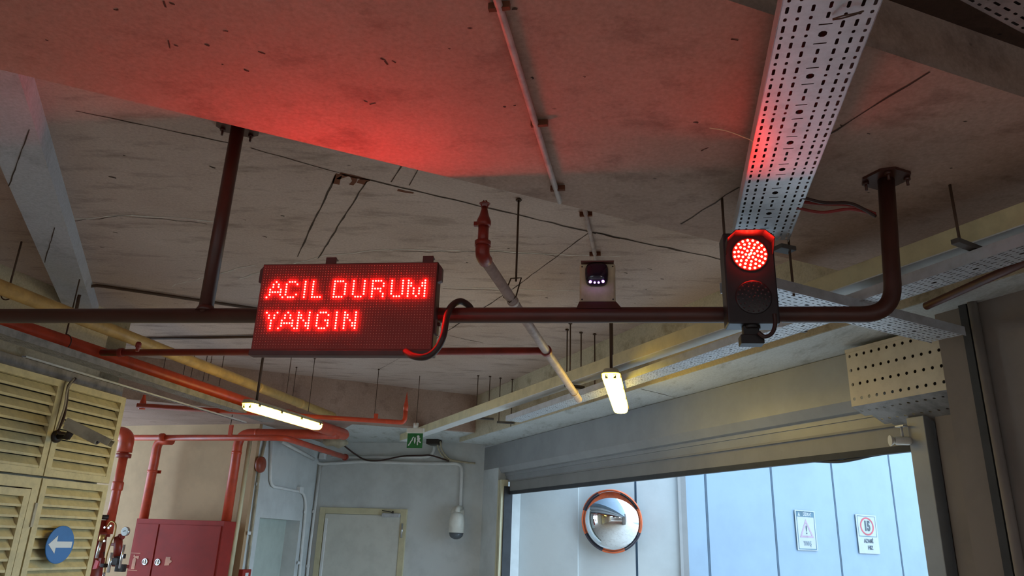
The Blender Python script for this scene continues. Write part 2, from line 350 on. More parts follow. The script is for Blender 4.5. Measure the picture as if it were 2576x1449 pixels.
# beige wall behind the fire pipes
bw = -dv(108); mbw = wallseg(Nn+bw*.36, Nn+bw*5, 0, ZK+.2, .25, 1); n6 = V((bw.y, -bw.x, 0))*.06; mbw.prism([tuple(x.xy) for x in (Nn, Nn+bw*.36, Nn+bw*.36+n6, Nn+n6)], 0, ZK+.2); struct(mbw, 'wall_rear_left', 'beige', 'beige plaster wall behind the red fire pipes')
# left wall behind louvres
L0 = at(318, 1000, 2.75); lw = dv(12.2); ln = V((lw.y, -lw.x, 0))     # ln points into the room
p = L0-ln*.12; mb = MB(); mb.prism([tuple(x.xy) for x in (p+lw*.0, p-lw*14, p-lw*14-ln*.25, p-ln*.25)], 0, ZS+.05); mb.prism([tuple(x.xy) for x in (p, p-ln*3, p-ln*3-lw*.25, p-lw*.25)], 0, ZS+.05)
struct(mb, 'wall_left', 'ybeam', 'concrete wall behind the cream louvres')
# far rear boundary behind the camera
mb = MB(); mb.prism([(-9, -9.2), (9, -9.2), (9, -9), (-9, -9)], 0, ZS+.1); struct(mb, 'wall_behind', 'rwall')
# shutter opening wall pieces (right) ------------------------------------------------
Sd = S; oz = 2.245
oL = onp(1262, 1240, S, -23.5); oR = onp(2288, 1135, S, -23.5)
def sp(t, n=0, z=0): return V((S.x, S.y, 0))-B*t+A*n+V((0, 0, z))   # t along the opening from the far left end, n outwards
tLo = -(oL-S).dot(B); tRo = -(oR-S).dot(B)
mb = MB()
mb.prism([tuple(x.xy) for x in (sp(-.6, .0), sp(tLo-.14, .0), sp(tLo-.14, .35), sp(-.6, .35))], 0, ZR+.02)
struct(mb, 'wall_right', 'white', 'white wall end left of the roller door')
mb = MB(); mb.prism([tuple(x.xy) for x in (sp(tRo+.02, .12), sp(tRo+9, .12), sp(tRo+9, .4), sp(tRo+.02, .4))], 0, ZR+.02)
mb.prism([tuple(x.xy) for x in (sp(tRo+.16, .06), sp(tRo+.42, .06), sp(tRo+.42, .13), sp(tRo+.16, .13))], 0, ZR)
struct(mb, 'trim_8', 'rwall', 'grey brown jamb right of the roller door')
cE = at(2351, 792, ZR); mb = MB(); cd_ = -B
n_ = (cE-S).dot(A)
mb.prism([tuple(x.xy) for x in (V((cE.x, cE.y, 0)), V((cE.x, cE.y, 0))+cd_*12, V((cE.x, cE.y, 0))+cd_*12+A*1.2, V((cE.x, cE.y, 0))+A*1.2)], 0, ZS+.02)
struct(mb, 'wall_right_near', 'rwall', 'dim grey brown wall at the right edge')
# upper wall above opening outside
mb = MB(); mb.prism([tuple(x.xy) for x in (sp(-.6, .35), sp(tRo+9, .35), sp(tRo+9, .6), sp(-.6, .6))], oz+.3, ZS+1.2); struct(mb, 'trim_9', 'ext')

# ------------------------------------------------------------------ outside
mb = MB(); mb.prism([tuple(x.xy) for x in (sp(-8, .4), sp(14, .4), sp(14, 25), sp(-8, 25))], -.12, -.02); struct(mb, 'ground', 'ground', 'asphalt driveway outside')
Q = rho(1716, 1300, 10.5); Q.z = 0; me_ = dv(110); re_ = dv(57)
Hx = 4.6
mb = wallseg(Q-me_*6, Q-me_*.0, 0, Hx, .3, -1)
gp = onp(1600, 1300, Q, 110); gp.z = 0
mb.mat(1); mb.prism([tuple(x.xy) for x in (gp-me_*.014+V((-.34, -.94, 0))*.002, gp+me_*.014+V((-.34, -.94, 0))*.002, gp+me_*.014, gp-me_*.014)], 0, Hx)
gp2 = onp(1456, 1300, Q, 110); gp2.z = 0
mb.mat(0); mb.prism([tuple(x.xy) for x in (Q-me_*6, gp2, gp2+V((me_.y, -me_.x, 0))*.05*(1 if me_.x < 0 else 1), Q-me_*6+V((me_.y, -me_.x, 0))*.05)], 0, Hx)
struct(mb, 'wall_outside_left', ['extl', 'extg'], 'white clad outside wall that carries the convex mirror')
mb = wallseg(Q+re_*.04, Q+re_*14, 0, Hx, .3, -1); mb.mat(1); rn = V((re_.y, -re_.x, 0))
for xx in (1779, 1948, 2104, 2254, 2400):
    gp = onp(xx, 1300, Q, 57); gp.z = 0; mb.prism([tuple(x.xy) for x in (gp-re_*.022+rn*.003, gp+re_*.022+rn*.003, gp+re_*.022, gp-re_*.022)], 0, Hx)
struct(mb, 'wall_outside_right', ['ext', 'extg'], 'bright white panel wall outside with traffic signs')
mb = MB(); mb.prism([tuple(x.xy) for x in (Q-re_*.06, Q+re_*.0-me_*-.03, Q+re_*.04+rn*.05, Q-me_*.06+rn*.05)], 0, Hx); mb.build('trim_10', 'shutd', kind='structure', label='dark grey corner post between the outside walls')

# ================================================================== THINGS
# ------------------------------------------------------------------ pipe gantry carrying sign, camera and signal
PM = dv(97.2); Pc = at(1288, 793, 2.515)
def pipept(px, py=793): return onp(px, py, Pc, 97.2)
zp = 2.515
def PP(px): q = pipept(px); q.z = zp; return q
g = thing('pipe_gantry', 'dark brown welded pipe gantry hanging from the ceiling across the whole view', 'pipe gantry', PP(1288))
x1 = PP(515); x2 = PP(2250)
mb = MB(); s0 = PP(-300)
p2t = at(2228, 446, ZN)
vpost = V((x2.x+.0, x2.y, 0))
pts = bend([s0, V((x2.x+.0, x2.y, zp)), V((p2t.x, p2t.y, ZN-.015))], .13, 8)
mb.tube(pts, .0335, 24); mb.build('crossbar', 'brown', g)
mb = MB(); mb.tube([V((x1.x, x1.y, zp+.01)), V((x1.x, x1.y, ZS-.01))], .032, 24)
for k in range(1): mb.lathe(V((x1.x, x1.y, zp+.0)), Z, [(.045, .02), (.036, .036), (.033, .045)], 24)
mb.build('post', 'brown', g)
def flange(c, z, wq, az, name='flange'):
    e = dv(az); n = V((e.y, -e.x, 0)); mb = MB(); ch = .04; h_ = wq
    poly = [c+e*(h_-ch)-n*h_, c+e*h_-n*(h_-ch), c+e*h_+n*(h_-ch), c+e*(h_-ch)+n*h_, c-e*(h_-ch)+n*h_, c-e*h_+n*(h_-ch), c-e*h_-n*(h_-ch), c-e*(h_-ch)-n*h_]
    mb.prism([tuple(q.xy) for q in poly], z-.012, z); f = mb.build(name, 'brown', g)
    for i, j in ((1, 1), (1, -1), (-1, 1), (-1, -1)):
        q = c+e*(i*h_*.66)+n*(j*h_*.66); mb = MB(); mb.tube([V((q.x, q.y, z-.05)), V((q.x, q.y, z-.012))], .006, 8); mb.lathe(V((q.x, q.y, z-.026)), Z, [(.013, 0), (.013, .013)], 6); mb.build('bolt', 'brown', f)
flange(V((p2t.x, p2t.y, 0)), ZN, .085, 66.5); flange(V((x1.x, x1.y, 0)), ZS, .10, 66.5)

# ------------------------------------------------------------------ LED message sign
saz = 97.8; Fp = Pc+V((0, -.09, 0)); TL = onp(668, 669, Fp, saz); BR = onp(1084, 880, Fp, saz); BL = onp(629, 878, Fp, saz); TR = onp(1101, 660, Fp, saz)
ex = dv(saz); wS = .5*((TR-TL).dot(ex)+(BR-BL).dot(ex)); hS = .5*((TL.z-BL.z)+(TR.z-BR.z)); O = V((.5*(TL.x+BL.x), .5*(TL.y+BL.y), .5*(TL.z+TR.z)))
nS = V((-ex.y, ex.x, 0)); nS = -nS if nS.y > 0 else nS                                # nS points to the viewer
sg = thing('led_message_sign', 'dark LED message sign lit with red letters ACIL DURUM YANGIN', 'LED sign', O+ex*(wS/2)-Z*(hS/2)-nS*.03)
def sp3(u, v, n=0): return O+ex*u-Z*v+nS*n
mb = MB(); mb.box(sp3(wS/2, hS/2, -.035), ex*(wS/2+.004), nS*.034, Z*(hS/2+.006)); mb.build('sign_case', 'case', sg, bevel=.003)
mb = MB(); mb.box(sp3(wS/2, hS/2, .0), ex*(wS/2), nS*.002, Z*(hS/2)); mb.build('display_face', 'panel', sg)
mb = MB(); mb.box(sp3(wS/2, hS+.014, -.02), ex*(wS/2+.01), nS*.024, Z*.012); mb.build('bottom_rail', 'case', sg, bevel=.003)
pu = wS/64.6; pv = hS/32.6
def led(mb, c, r, hgt, seg=8):
    n0 = len(mb.v); rings = [(r, 0), (r*.8, hgt*.6), (r*.35, hgt*.95)]
    for (rr, hh) in rings:
        for k in range(seg): a = 2*PI*k/seg; mb.v.append(c+nS*hh+(ex*math.cos(a)+Z*math.sin(a))*rr)
    for i in range(2):
        for k in range(seg): a = n0+i*seg+k; b_ = n0+i*seg+(k+1) % seg; mb.face([a, b_, b_+seg, a+seg])
    mb.face([n0+2*seg+k for k in range(seg)])
GL = {'A': ['...x...', '..x.x..', '..x.x..', '.x...x.', '.xxxxx.', '.x...x.', 'x.....x'], 'C': ['.xxx.', 'x...x', 'x....', 'x....', 'x....', 'x...x', '.xxx.'],
 'I': ['x']*7, 'L': ['x...']*6+['xxxx'], 'D': ['xxxx.']+['x...x']*5+['xxxx.'], 'U': ['x...x']*6+['.xxx.'], 'R': ['xxxx.', 'x...x', 'x...x', 'xxxx.', 'x..x.', 'x...x', 'x...x'],
 'M': ['x.....x', 'xx...xx', 'xx...xx', 'x.x.x.x', 'x.x.x.x', 'x.x.x.x', 'x..x..x'], 'Y': ['x...x', '.x.x.', '.x.x.', '..x..', '..x..', '..x..', '..x..'],
 'N': ['x...x', 'xx..x', 'xx..x', 'x.x.x', 'x..xx', 'x..xx', 'x...x'], 'G': ['.xxx.', 'x...x', 'x....', 'x..xx', 'x...x', 'x...x', '.xxx.']}
lit = set()
for row, word in ((6, [('A', 0), ('C', 7), ('I', 14), ('L', 17), ('D', 25), ('U', 32), ('R', 39), ('U', 46), ('M', 52)]), (18, [('Y', 1), ('A', 6), ('N', 13), ('G', 20), ('I', 27), ('N', 30)])):
    for ch, c0 in word:
        mb = MB()
        for r_, line in enumerate(GL[ch]):
            for c_, q in enumerate(line):
                if q == 'x': lit.add((row+r_, 2+c0+c_)); led(mb, sp3((2.8+c0+c_)*pu, (row+r_+.8)*pv, .002), .0036, .004)
        mb.build('lit_letter', 'led', sg)
mb = MB()
for r_ in range(32):
    for c_ in range(64):
        if (r_, c_) not in lit: led(mb, sp3((c_+.8)*pu, (r_+.8)*pv, .002), .0017, .0014, 5)
mb.build('unlit_led', 'unlit', sg, kind='stuff')
for (a, b_, wq) in ((817, 652, .05), (1066, 655, .05)):
    q = onp(a, 652, Fp, saz); u_ = (q-O).dot(ex); mb = MB(); mb.box(sp3(u_, .0, -.075), ex*(wq/2*.95), nS*.006, Z*.062); mb.bar(sp3(u_, -.055, -.075), sp3(u_, -.055, -.10), wq, .006); mb.build('hanging_bracket', 'case', sg, bevel=.002)
for sd, u_ in ((-1, 0), (1, wS)):
    mb = MB(); e_ = ex*sd
    pol = [sp3(u_, .01, -.01), sp3(u_, .0, -.01)+e_*.006, sp3(u_, .018, -.01)+e_*.02, sp3(u_, .075, -.01)+e_*.02, sp3(u_, .085, -.01)]
    mb.extr(pol, -nS*.03); mb.build('corner_ear', 'case', sg)
mb = MB(); mb.box(sp3(wS+.008, .28, -.03), ex*.006, nS*.02, Z*.03); mb.lathe(sp3(wS+.014, .265, -.03), ex, [(.008, 0), (.008, .01)], 10); mb.build('side_latch', 'case', sg)
# cable arching over the pipe into the sign
def cp(px, py, off): q = onp(px, py, Pc+V((0, off, 0)), 97.2); return q
mb = MB(); mb.tube(curve([cp(1190, 790, .05), cp(1180, 770, .035), cp(1158, 758, .0), cp(1136, 770, -.05), cp(1124, 795, -.09), cp(1120, 818, -.12), cp(1115, 846, -.14), cp(1103, 872, -.14), cp(1085, 891, -.14), cp(1063, 899, -.14), cp(1038, 895, -.12), cp(1020, 884, -.09)]), .0142, 14)
tag(mb.build('conduit_hose', 'cable'), 'thick black hose arching over the gantry pipe into the red LED sign', 'cable')

# ------------------------------------------------------------------ plate camera on the gantry
cc = pipept(1503, 710); cz0 = onp(1503, 762, Pc, 97.2).z; cz1 = onp(1503, 664, Pc, 97.2).z; wC = (onp(1549, 710, Pc, 97.2)-onp(1459, 710, Pc, 97.2)).length
eP = PM; nP = V((PM.y, -PM.x, 0)); nP = -nP if nP.y > 0 else nP
pc = V((cc.x, cc.y, 0))
tc = thing('plate_recognition_camera', 'square beige camera with violet infrared lights on top of the gantry pipe', 'camera', pc+Z*cz0)
mb = MB(); mb.box(pc+Z*((cz0+cz1)/2)-nP*.03, eP*(wC/2), nP*.035, Z*((cz1-cz0)/2)); mb.build('housing', 'plate', tc, bevel=.008)
mb = MB(); mb.box(pc+Z*(cz1+.001)-nP*.02, eP*(wC/2*.92), nP*.05, Z*.003); mb.build('rain_hood', 'case', tc)
for i, j in ((1, 1), (1, -1), (-1, 1), (-1, -1)):
    mb = MB(); mb.lathe(pc+Z*((cz0+cz1)/2+j*(cz1-cz0)*.42)+eP*(i*wC*.43)+nP*.004, nP, [(.004, 0), (.003, .003)], 8); mb.build('screw', 'darkm', tc)
mb = MB(); mb.hexa([pc+Z*(zp+.02)+eP*a+nP*b_ for a, b_ in ((-.088, -.03), (.1, -.03), (.1, .03), (-.088, .03))]+[pc+Z*cz0+eP*a+nP*b_ for a, b_ in ((-.076, -.03), (.076, -.03), (.076, .02), (-.076, .02))]); mb.build('mounting_foot', 'brown', tc)
d0 = onp(1501, 688, Pc+nP*.03, 97.2); hw = .049; hh = .05
mb = MB(); prof = []
nseg = 24
def sq(t, a, b_, e=3.6):
    ct, st = math.cos(t), math.sin(t); return (a*abs(ct)**(2/e)*(1 if ct >= 0 else -1), b_*abs(st)**(2/e)*(1 if st >= 0 else -1))
rings = [(1, 0), (1, .02), (.93, .034), (.7, .044), (.3, .048)]
n0 = 0
for (k, h_) in rings:
    for i in range(nseg): x, y = sq(2*PI*i/nseg, hw*k, hh*k); x *= (1+.08*(y/hh)*.4); mb.v.append(d0+eP*x+Z*y+nP*(h_-.03))
for r_ in range(len(rings)-1):
    for i in range(nseg): a = r_*nseg+i; b_ = r_*nseg+(i+1) % nseg; mb.face([a, b_, b_+nseg, a+nseg], True)
mb.face([(len(rings)-1)*nseg+i for i in range(nseg)], True); mb.build('dark_window', 'dome', tc)
for (a, b_, r_) in ((1485, 709, .0062), (1496, 711, .0045), (1506, 711, .0045), (1517, 708, .0062)):
    q = onp(a, b_, d0+nP*.013, 97.2); mb = MB(); mb.lathe(q, nP, [(r_, 0), (r_*.8, .004), (r_*.3, .006)], 12); mb.build('infrared_light', 'ir', tc)

# ------------------------------------------------------------------ traffic signal
Ft = Pc+V((0, -.15, 0)); taz = 97.2
tTL = onp(1819, 588, Ft, taz); tBR = onp(1963, 812, Ft, taz); tTR = onp(1944, 582, Ft, taz); tBL = onp(1831, 814, Ft, taz)
wT = .5*((tTR-tTL).dot(PM)+(tBR-tBL).dot(PM)); zT1 = .5*(tTL.z+tTR.z); zT0 = .5*(tBL.z+tBR.z); cT = V((.25*(tTL.x+tTR.x+tBL.x+tBR.x), .25*(tTL.y+tTR.y+tBL.y+tBR.y), 0))
ts = thing('traffic_signal', 'black two lamp traffic signal with the red lamp lit on the gantry pipe', 'traffic light', cT+Z*zT0)
mb = MB(); mb.box(cT+Z*((zT0+zT1)/2)-nP*.05, PM*(wT/2), nP*.05, Z*((zT1-zT0)/2)); mb.build('signal_box', 'sigbox', ts, bevel=.006)
lc1 = onp(1886, 641, Ft, taz); lc2 = onp(1896, 748, Ft, taz); rl = .5*(onp(1928, 641, Ft, taz)-onp(1844, 641, Ft, taz)).dot(PM)
def lens(c, matname, nm, r, dots, base):
    mb = MB(); mb.lathe(c+nP*0, nP, [(r+.006, 0), (r+.006, .004), (r, .005), (r*.6, .008), (r*.2, .009)], 32); L_ = mb.build(nm, base, ts)
    mb = MB()
    for (n_k, rk, ph) in ((19, .93, 0), (14, .70, .2), (10, .48, .4), (6, .26, .1), (2, .07, .7)):
        for k in range(n_k):
            a = 2*PI*k/n_k+ph; q = c+(PM*math.cos(a)+Z*math.sin(a))*(r*rk)+nP*(.006+.003*(1-rk)); mb.lathe(q, nP, [(dots, 0), (dots*.8, .003), (dots*.3, .0045)], 8)
    mb.build('lit_led_cluster' if matname == 'sled' else 'unlit_led_cluster', matname, L_)
lens(lc1, 'sled', 'red_lens', rl, .0052, 'panel'); lens(lc2, 'unlitg', 'dark_lens', rl*.98, .0035, 'sigbox')
hA = onp(1826, 640, Ft, taz); mb = MB()
hx = .1*1; zt1 = zT1+.002
def hp(u, z, n): return cT+PM*u+Z*z+nP*n
hw_ = wT/2-.006
P1 = [(-hw_, lc1.z+.0), (-hw_, zT1-.045), (-hw_*.62, zT1-.012), (hw_*.62, zT1-.012), (hw_, zT1-.045), (hw_, lc1.z+.0)]
for i in range(len(P1)-1):
    (u0, z0), (u1, z1) = P1[i], P1[i+1]; dn0 = .012 if i == 0 else .06; dn1 = .012 if i == 4 else .06
    a = hp(u0, z0, 0); b_ = hp(u1, z1, 0); cI = hp(0, (lc1.z), 0)
    inn0 = (cI-a).normalized()*.003; inn1 = (cI-b_).normalized()*.003
    mb.hexa([a, b_, b_+nP*dn1, a+nP*dn0, a+inn0, b_+inn1, b_+nP*dn1+inn1, a+nP*dn0+inn0])
mb.build('visor', 'sigbox', ts)
mb = MB(); q = onp(1898, 818, Pc+V((0, -.045, 0)), taz); mb.box(q+V((0, 0, 0)), PM*.105, nP*.012, Z*.011); mb.build('mounting_plate', 'trunkw', ts, bevel=.002)
mb = MB(); mb.tube(curve([onp(1948, 790, Ft, taz), onp(1950, 815, Ft, taz), onp(1942, 838, Ft, taz), onp(1924, 847, Ft, taz), onp(1908, 836, Ft, taz)]), .008, 10); mb.build('signal_cable', 'cable', ts)
# loop detector / camera underneath
uc = onp(1890, 815, Ft-nP*-.02, taz); 
ud = thing('under_mount_camera', 'small black camera hanging below the traffic signal', 'camera', uc)
Fu = Pc+V((0, -.10, 0))
q = onp(1890, 822, Fu, taz); mb = MB(); mb.lathe(q-Z*.0, Z, [(.030, -.012), (.034, -.008), (.034, .008), (.028, .014)], 20); mb.build('swivel_base', 'black', ud)
q = onp(1888, 836, Fu, taz); mb = MB(); mb.box(q, PM*.030, nP*.02, Z*.024); mb.build('camera_body', 'black', ud, bevel=.004)
q = onp(1890, 857, Fu, taz); mb = MB(); mb.box(q, PM*.044, nP*.03, Z*.018); mb.build('camera_visor', 'black', ud, bevel=.003)

# ------------------------------------------------------------------ perforated cable trays
def tray(name, p, q, width, wall, label, matn='galv', period=.2, cols=None, endcap=False, detail=True, side_up=1, t0=0.0):
    d = (q-p).normalized(); sd = d.cross(Z).normalized(); L = (q-p).length            # p,q: left edge line of the base, base extends along sd
    T = thing(name, label, 'cable tray', (p+q)/2+sd*width/2, None)
    mb = MB(); cols = cols or [(.0155, .007), (.0467, .007), (.076, .007), (.1225, .0), (.171, .007), (.202, .007), (.231, .007)]
    k = width/.245; edges = [0]+[(cols[i][0]+cols[i+1][0])/2 for i in range(len(cols)-1)]+[.245]
    pat = [(.0, .046, .030), (.046, .030, .013), (.076, .046, .027), (.122, .044, .027), (.166, .034, .014)]   # start, cell length, slot length
    cen = [(.0, .034, 'bar'), (.034, .050, 'cross'), (.084, .034, 'bar'), (.118, .040, 'slot'), (.158, .042, 'slot')]
    n = int(L/period)+1
    for i in range(n):
        for ci in range(len(cols)):
            e0_, e1_ = edges[ci]*k, edges[ci+1]*k; src = cen if cols[ci][1] == 0 else pat
            for item in src:
                s0_ = i*period+item[0]*period/.2; cl = item[1]*period/.2
                if s0_+cl > L+.001: continue
                o = p+d*s0_+sd*e0_
                if src is pat: mb.holed(o, d, sd, cl, e1_-e0_, item[2]*period/.2, .009*k, .005, -Z, 0)
                elif item[2] == 'bar': mb.holed(o, d, sd, cl, e1_-e0_, .005, .036*k, .002, -Z, 0)
                elif item[2] == 'cross': mb.holed(o, d, sd, cl, e1_-e0_, .026, .022*k, .011, -Z, 0)
                else: mb.holed(o, d, sd, cl, e1_-e0_, .026, .009*k, .004, -Z, 0)
    mb.build('perforated_base', matn, T)
    for e in (0, width):
        mb = MB(); b0 = p+sd*e; 
        mb.box((b0+b0+d*L)/2+Z*(wall/2), d*(L/2), sd*.001, Z*(wall/2)); mb.box(b0+d*(L/2)+Z*wall+sd*(.006 if e == 0 else -.006), d*(L/2), sd*.006, Z*.001); mb.build('side_rail', matn, T)
    mb = MB(); mb.box(p+d*(L/2)+sd*(width/2)+Z*(wall*.55), d*(L/2-.02), sd*(width/2-.012), Z*.008); mb.build('cable_shade_fill', 'cable', T)  # one dark slab stands in for cables and the shade behind the slots
    return T
tz = 2.98
tA = at(1970, 0, tz); tB = at(1850, 575, tz); tC = at(2220, 0, tz); tD = at(1975, 610, tz)
dd = (tB-tA).normalized(); W1 = abs((tC-tA).dot(dd.cross(Z)))
tray('perforated_cable_tray', tA-dd*.9, tA+dd*((tD-tA).dot(dd)), W1, .055, 'large galvanised perforated cable tray running away above the traffic signal', 'galv')
# tray crossing behind the signal (direction of the slab joints)
z1 = 2.73; a_ = at(1812, 738, z1); b2 = at(2350, 865, z1); c_ = at(1962, 727, z1); d_ = (b2-a_).normalized(); w2 = abs((c_-a_).dot(d_.cross(Z)))
tray('perforated_cable_tray', a_-d_*.0+d_.cross(Z)*-w2*0, a_+d_*((at(2350, 865, z1)-a_).dot(d_)-.02), -w2 if False else w2, .05, 'galvanised tray crossing behind the traffic signal towards the right wall', 'galv') if (c_-a_).dot(d_.cross(Z)) > 0 else tray('perforated_cable_tray', c_-d_*.27, c_+d_*((at(2350, 865, z1)-c_).dot(d_)-.02), w2, .05, 'galvanised tray crossing behind the traffic signal towards the right wall', 'galv')
# tray in the upper right corner
z2 = 3.05; a_ = at(2417, 0, z2); b2 = at(2576, 84, z2); d_ = (b2-a_).normalized(); s_ = d_.cross(Z)
o_ = a_ if s_.dot(at(2500, 0, z2)-a_) > 0 else a_-s_*.2
tray('perforated_cable_tray', o_-d_*.6, o_+d_*.9, .2, .05, 'dusty perforated tray crossing the upper right corner', 'galvd')
# right hand trays along the side beam
def trunk(p, q, wid, hgt, label):
    d = (q-p).normalized(); sd = d.cross(Z).normalized()
    if sd.dot(A) < 0: sd = -sd
    T = thing('cable_trunking', label, 'cable trunking', (p+q)/2)
    mb = MB(); mb.box((p+q)/2+sd*(wid/2)+Z*(hgt/2+.004), (q-p)/2, sd*(wid/2), Z*(hgt/2)); mb.build('trunking_body', 'trunk', T, bevel=.003)
    mb = MB(); mb.box((p+q)/2+sd*(wid/2)+Z*.002, (q-p)/2, sd*(wid/2+.001), Z*.003); mb.build('white_underside', 'trunkw', T)
    return T
w0 = at(1005, 1110, 2.9); w1 = at(2576, 566, 2.9); dW = (w1-w0).normalized()
wa = at(1075, 1110, 2.9); trunk(w0, w1+dW*1.0, .125, .095, 'long cream cable trunking with white underside along the right side beam')
def rtray(px0, py0, px1, py1, z, wid, label, ext=0, per=.2, matn='galv'):
    p = at(px0, py0, z); q = at(px1, py1, z); d = (q-p).normalized(); sd = d.cross(Z)
    if sd.dot(A) < 0: p, q = q+d*ext, p; ext = 0
    return tray('perforated_cable_tray', p, q+d*ext*0, wid, .05, label, matn, per)
rtray(1272, 1059, 2576, 616, 2.77, .16, 'galvanised perforated tray below the cream trunking', 1.2)
tb = at(1700, 945, 2.62); 
# side beam cable support rail, small pipe under right trays
mb = MB(); p = at(1960, 905, 2.74)

# left trays above the louvres
def ltray(px0, py0, px1, py1, z, wid, label, back=0, matn='galvd'):
    p = at(px0, py0, z); q = at(px1, py1, z); d = (q-p).normalized(); s_ = d.cross(Z)*wid
    return tray('perforated_cable_tray', p-d*back-s_, q-s_, wid, .05 if wid > .1 else .012, label, matn, .2)
ltray(12, 842, 690, 1062, 2.74, .14, 'dusty perforated tray close below the big red pipe', 0.3)
ltray(65, 899, 620, 1064, 2.71, .035, 'narrow pale slotted tray above the cream louvres', 0, 'galv')

# ------------------------------------------------------------------ threaded rods, brackets
def footz(P, a, b_):                  # height of the ray (a, b_) at the horizontal distance of P
    d = ray(a, b_); return CAM.z+d.z*math.hypot(P.x, P.y)/math.hypot(d.x, d.y)
def rod(top, bot, r=.005, label='', group=None, z=ZS, name='threaded_rod', extra=None, plate=True):
    P = at(top[0], top[1], z); zb_ = footz(P, *bot); T = thing(name, label, 'hanger rod', V((P.x, P.y, zb_)), group)
    mb = MB(); mb.tube([V((P.x, P.y, zb_)), V((P.x, P.y, z-.004))], r, 8); mb.build('rod', 'rod', T)
    if plate: mb = MB(); mb.lathe(V((P.x, P.y, z-.012)), Z, [(r*3, 0), (r*3, .006), (r*2, .011)], 8); mb.build('anchor', 'rod', T)
    return T
for a, b_, l in (((524, 880), (513, 961), 'third'), ((536, 880), (523, 958), 'fourth'), ((566, 880), (549, 971), 'rightmost'), ((472, 882), (460, 945), 'first'), ((492, 882), (482, 952), 'second'), ((421, 878), (409, 925), 'leftmost')):
    rod(a, b_, .004, '', 'rods behind the yellow pipe')['label'] = l+' of the six thin hanger rods behind the yellow pipe'
for a, b_, l in (((736, 876), (712, 988), 'longest thin rod left of centre above the long lamp'), ((746, 923), (734, 997), 'short thin rod above the long fluorescent lamp'), ((792, 901), (772, 1036), 'thin rod above the right end of the long lamp')): rod(a, b_, .004, l)
rod((953, 928), (945, 1044), .004, 'thin rod holding the small red sprinkler pipe right of the long lamp')
R1 = rod((1203, 944), (1194, 1051), .005, 'rod with bracket under the cream trunking, farthest left of the four')
rod((1233, 946), (1226, 1024), .005, 'second rod from the left at the far end of the cream trunking')
R3 = rod((1259, 950), (1256, 1062), .005, 'third rod from the left, holding the lower perforated tray')
rod((1289, 953), (1285, 1073), .005, 'fourth rod from the left at the far end of the trays')
rod((1427, 828), (1424, 944), .006, 'left one of the twin rods above the grey pipe end')
rod((1435, 812), (1432, 943), .006, 'right one of the twin rods above the grey pipe end')
rod((1462, 835), (1461, 936), .006, 'rod between the twin rods and the yellow lit lamp')
rod((1496, 839), (1496, 986), .006, 'long rod just left of the short lit lamp')
rod((1540, 782), (1550, 902), .006, 'rod just right of the short lit lamp')
rod((210, 662), (190, 776), .005, 'rod holding the big red pipe beside the pale beam')
def bracket(px, py, px2, py2, z, label, w_=.03):
    p = at(px, py, z); q = at(px2, py2, z); mb = MB(); mb.bar(p, q, w_, .022); tag(mb.build('tray_bracket', 'strut', bevel=.002), label, 'bracket')
bracket(1190, 1052, 1242, 1054, footz(at(1203, 944, ZS), 1194, 1051), 'short strut bracket under the cream trunking at its far end', .04)
bracket(1250, 1062, 1292, 1064, footz(at(1259, 950, ZS), 1256, 1062), 'short strut bracket under the perforated tray at its far end', .04)
bracket(1422, 969, 1468, 975, 2.87, 'strut bracket where the grey pipe passes the cream trunking', .04)
bracket(1955, 622, 1992, 630, 2.95, 'dark bracket under the end of the large perforated tray', .06)
bracket(2402, 606, 2476, 634, 2.84, 'dark strut arm under the cream trunking near the right edge', .035)
bracket(1962, 826, 2028, 832, 2.86, 'dark bracket bar right of the traffic signal below the pipe', .03)
P_ = at(1983, 600, ZN); T = thing('threaded_rod', 'rod right of the traffic signal at the tray end', 'hanger rod', at(1990, 640, 2.95)); q = at(1986, 628, 2.95)
mb = MB(); mb.tube([V((q.x, q.y, 2.72)), V((q.x, q.y, ZN))], .006, 8); mb.build('rod', 'rod', T)
q = at(1822, 590, 2.95); mb = MB(); mb.tube([V((q.x, q.y, 2.9)), V((q.x, q.y, ZN+.0))], .006, 8); tag(mb.build('threaded_rod', 'rod'), 'rod standing just above the left corner of the traffic signal', 'hanger rod')
q = at(2415, 610, 2.86); mb = MB(); mb.tube([V((q.x, q.y, 2.85)), V((q.x, q.y, ZN))], .006, 8); tag(mb.build('threaded_rod', 'rod'), 'rod above the dark strut arm near the right edge', 'hanger rod')

# ------------------------------------------------------------------ pipes
def pipe(name, pts, r, matn, label, cat='pipe', parts=(), seg=18):
    T = thing(name, label, cat, pts[0]); mb = MB(); mb.tube(pts, r, seg); mb.build('pipe_run', matn, T); return T
def ring(T, c, d, r, t, matn, name='coupling'):
    mb = MB(); mb.lathe(c-d.normalized()*t/2, d, [(r*.93, 0), (r, t*.15), (r, t*.85), (r*.93, t)], 20); mb.build(name, matn, T)
def clamp(T, c, d, r, matn='rod', up=.06):
    # thin ring around a pipe
    d = d.normalized(); e1 = d.cross(Z).normalized(); e2 = e1.cross(d); mb = MB()
    mb.tube([c+(e1*math.cos(a)+e2*math.sin(a))*(r+.004) for a in [2*PI*k/16 for k in range(17)]], .004, 6, False)
    mb.tube([c+e2*r, c+e2*(r+up)], .006, 6); mb.build('pipe_clamp', matn, T)
# big red main
zr = 2.88; ra = at(0, 808, zr); rb = at(868, 1094, zr); dr = (rb-ra).normalized()
T = pipe('fire_main_pipe', [ra-dr*1.2, ra.lerp(rb, .70), ra.lerp(rb, .71), rb-dr*.04, rb], [.056, .056, .073, .073, .06], 'red', 'thick red fire main running away along the left wall', 'pipe', seg=26)
pcx = ra+dr*((at(170, 861, zr)-ra).dot(dr)); clamp(T, pcx, dr, .056, 'brown', .09)
